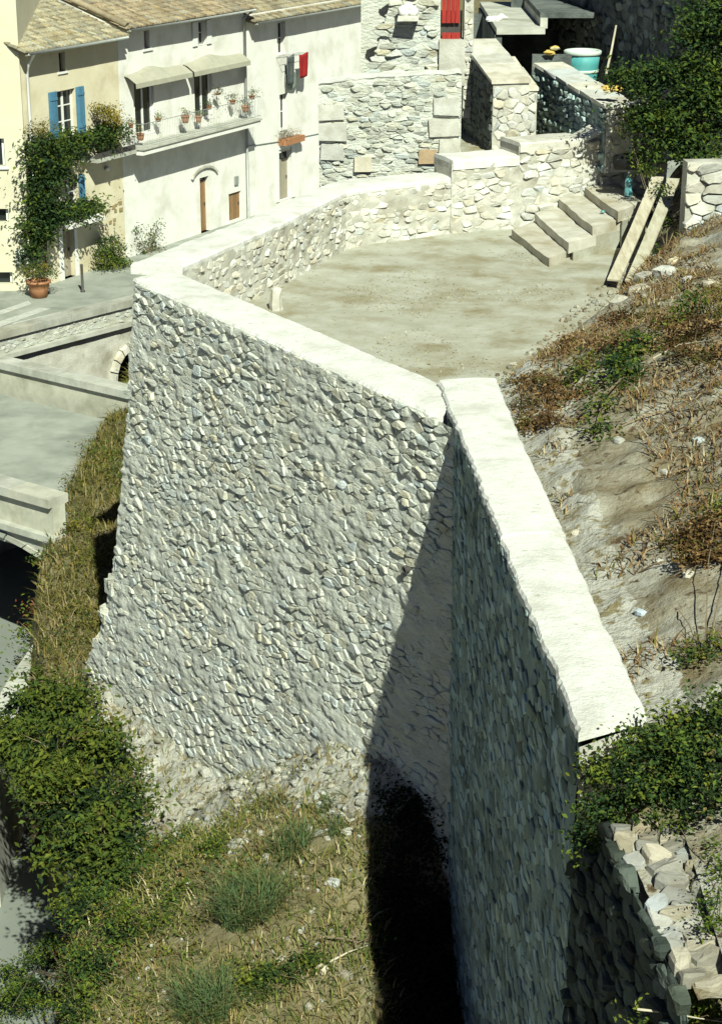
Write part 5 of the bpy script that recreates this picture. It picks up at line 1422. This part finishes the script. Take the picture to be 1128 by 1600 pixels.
# plants by the houses
def HQ(px, py, n): 
    d = _ray(px, py); t = (H0.dot(HN) + n) / d.dot(HN)
    return Vector((0, 0, CAM_Z)) + d * t
def hb_(pts, n, r_, cnt): return [(HQ(x, y, n), r_, cnt) for x, y in pts]
bush('climbing_vine', 'thick dark green vine climbing the cream house', 'vine',
     hb_(((60, 225), (85, 228), (110, 222), (135, 225), (155, 215), (60, 255), (85, 255), (105, 250), (58, 285), (75, 285), (90, 275), (58, 315), (72, 312), (55, 345), (70, 340), (85, 335), (55, 370), (68, 362), (110, 335), (130, 330), (145, 325), (95, 332), (50, 395), (175, 208), (165, 215)), .35, (.42, .26, .40), 560), .15, DEEP + DEEP + GREEN[:2], root=HP(-5.5, .2, STREET), r0=.035, stem_to=[HQ(58, 315, .2), HQ(60, 255, .2), HQ(70, 340, .2)])
bush('yellow_shrub', 'yellow flowering shrub on the small balcony beside the white house', 'shrub', hb_(((160, 170), (172, 172), (165, 185), (178, 188)), .5, (.35, .28, .38), 300), .09, [(.34, .26, .03), (.28, .22, .03), (.20, .18, .03)], root=HP(-.9, .4, 3.8))
bush('yellow_shrub', 'yellow green tips of vine at the corner of the beige house', 'shrub', hb_(((58, 200), (68, 205), (75, 200)), .4, (.3, .25, .3), 160), .08, OLIVE, root=HP(-5.0, .3, 4.2))
bush('round_bush', 'rounded leafy green bush against the wall between cream and white houses', 'bush', [(HQ(x, y, .55), r_, n) for x, y, r_, n in ((170, 385, .42, 450), (185, 390, .42, 450), (170, 410, .5, 520), (185, 412, .5, 520), (175, 428, .45, 420), (162, 402, .3, 260))], .10, GREEN, root=HP(-.9, .55, STREET))
bush('trained_shrub', 'sparse shrub trained on the white house wall', 'shrub', [(HQ(x, y, .2), (.28, .12, .28), n) for x, y, n in ((218, 362, 110), (222, 385, 120), (240, 370, 150), (243, 390, 150), (228, 400, 80), (247, 355, 70), (233, 380, 60))], .09, GREEN + [(.2, .18, .1)], root=HP(1.3, .15, STREET))
def pot_plant(label, c, r_, h, pr, cnt, pal, group=None, size=.08, flowers=None):
    e = empty('potted_plant', c, label, 'plant', group)
    MB().lathe(c, [(r_ * .7, 0), (r_ * .85, h * .5), (r_ * .98, h * .86), (r_ * 1.1, h * .87), (r_ * 1.1, h), (r_ * .92, h), (r_ * .88, h * .85)], 14).build('pot', M['terracotta'], e, True)
    mb = MB(); leaves(mb, Vector(c) + UP * (h + pr * .7), (pr, pr, pr * .9), cnt, size, pal)
    mb.build('foliage', M['leaf'], e)
    mb = MB(); stems(mb, Vector(c) + UP * h * .8, [Vector(c) + Vector((ru(-pr, pr) * .6, ru(-pr, pr) * .6, h + pr)) for _ in range(4)], .012); mb.build('stem', M['bark'], e)
    return e
pot_plant('large terracotta pot with yellow green plant at the corner of the beige house', PZ(62, 464, STREET), .42, .62, .55, 900, OLIVE + GREEN, size=.09)
for k in range(1):
    c = PZ(66, 425, STREET + .9); 
POTS = [(220, 219, .16, .26, 'leftmost pot on the balcony floor at the front corner'), (205, 200, .10, .16, 'small pot on the rail at the left end of the balcony'), (248, 190, .12, .14, 'low pot left of centre on the balcony'), (290, 192, .17, .30, 'tallest pot with trailing plant in the middle of the balcony'), (311, 191, .14, .26, 'pale pot right of the tallest pot on the balcony'), (327, 171, .12, .16, 'small round pot below the right awning'), (364, 163, .13, .18, 'round pot left of the downpipe on the balcony'), (384, 175, .18, .26, 'brown pot at the right end of the balcony'), (394, 155, .14, .16, 'pot with bright leaves on the rail at the right end of the balcony'), (341, 148, .14, .06, 'low dish of leaves under the right window')]
for x, y, r_, h, lab in POTS:
    n_ = .5 if 'floor' in lab or 'brown' in lab or 'rail' in lab else .35
    c = HQ(x, y, n_)
    c.z = max(c.z, 3.805)
    pot_plant(lab, c, r_, h, r_ * 1.1, 150, GREEN + [(.3, .2, .1)], 'pots on the balcony', .06)
bush('flower_box', 'flower box with pale flowers under the lower window of the plain house', 'flower box', [(HQ(x, y, .25), (.3, .2, .18), 170) for x, y in ((440, 210), (450, 208), (460, 210))], .07, [(.4, .4, .36), (.25, .22, .14), (.10, .12, .04), (.3, .26, .2)], root=HP(12.9, .2, 2.3))
MB().frame_box(H0, HU, UP, HN, 12.0, 13.7, 2.15, 2.42, .013, .4).build('planter', M['terracotta'], [o for o in bpy.data.objects if o.name.startswith('flower_box')][0])
# bollard on the street
c = PZ(130, 456, STREET)
o = MB().lathe(c, [(.09, 0), (.09, .05), (.05, .07), (.05, .95), (.06, .98), (.045, 1.04)], 10).build('bollard', M['iron'], None, True); tag(o, 'thin dark bollard on the street before the cream house door', 'bollard')
# pale bank edge along the river
mb = MB(); pts = [(-6.75, 41.2), (-7.05, 39.5), (-7.3, 37.5), (-7.45, 35.5), (-7.4, 33)]
for a, b in zip(pts, pts[1:]):
    U = Vector((b[0] - a[0], b[1] - a[1], 0)); L_ = U.length; U.normalize(); nn = Vector((U.y, -U.x, 0))
    if nn.x > 0: nn = -nn
    mb.frame_box(Vector((a[0], a[1], 0)), U, UP, nn, -.05, L_ + .05, -5.5, -1.55 + .1 * N(a[1]), -.3, .3)
tag(mb.build('bank_kerb', M['concrete']), 'pale concrete edging along the river bank by the arch', 'edging')
bush('river_plant', 'straggly plant growing in the dark under the bridge arch', 'plant', [(PZ(x, y, -3.0), .35, 120) for x, y in ((60, 960), (55, 985), (40, 1000))], .10, GREEN + [(.2, .06, .03)], root=PZ(60, 1000, -4))
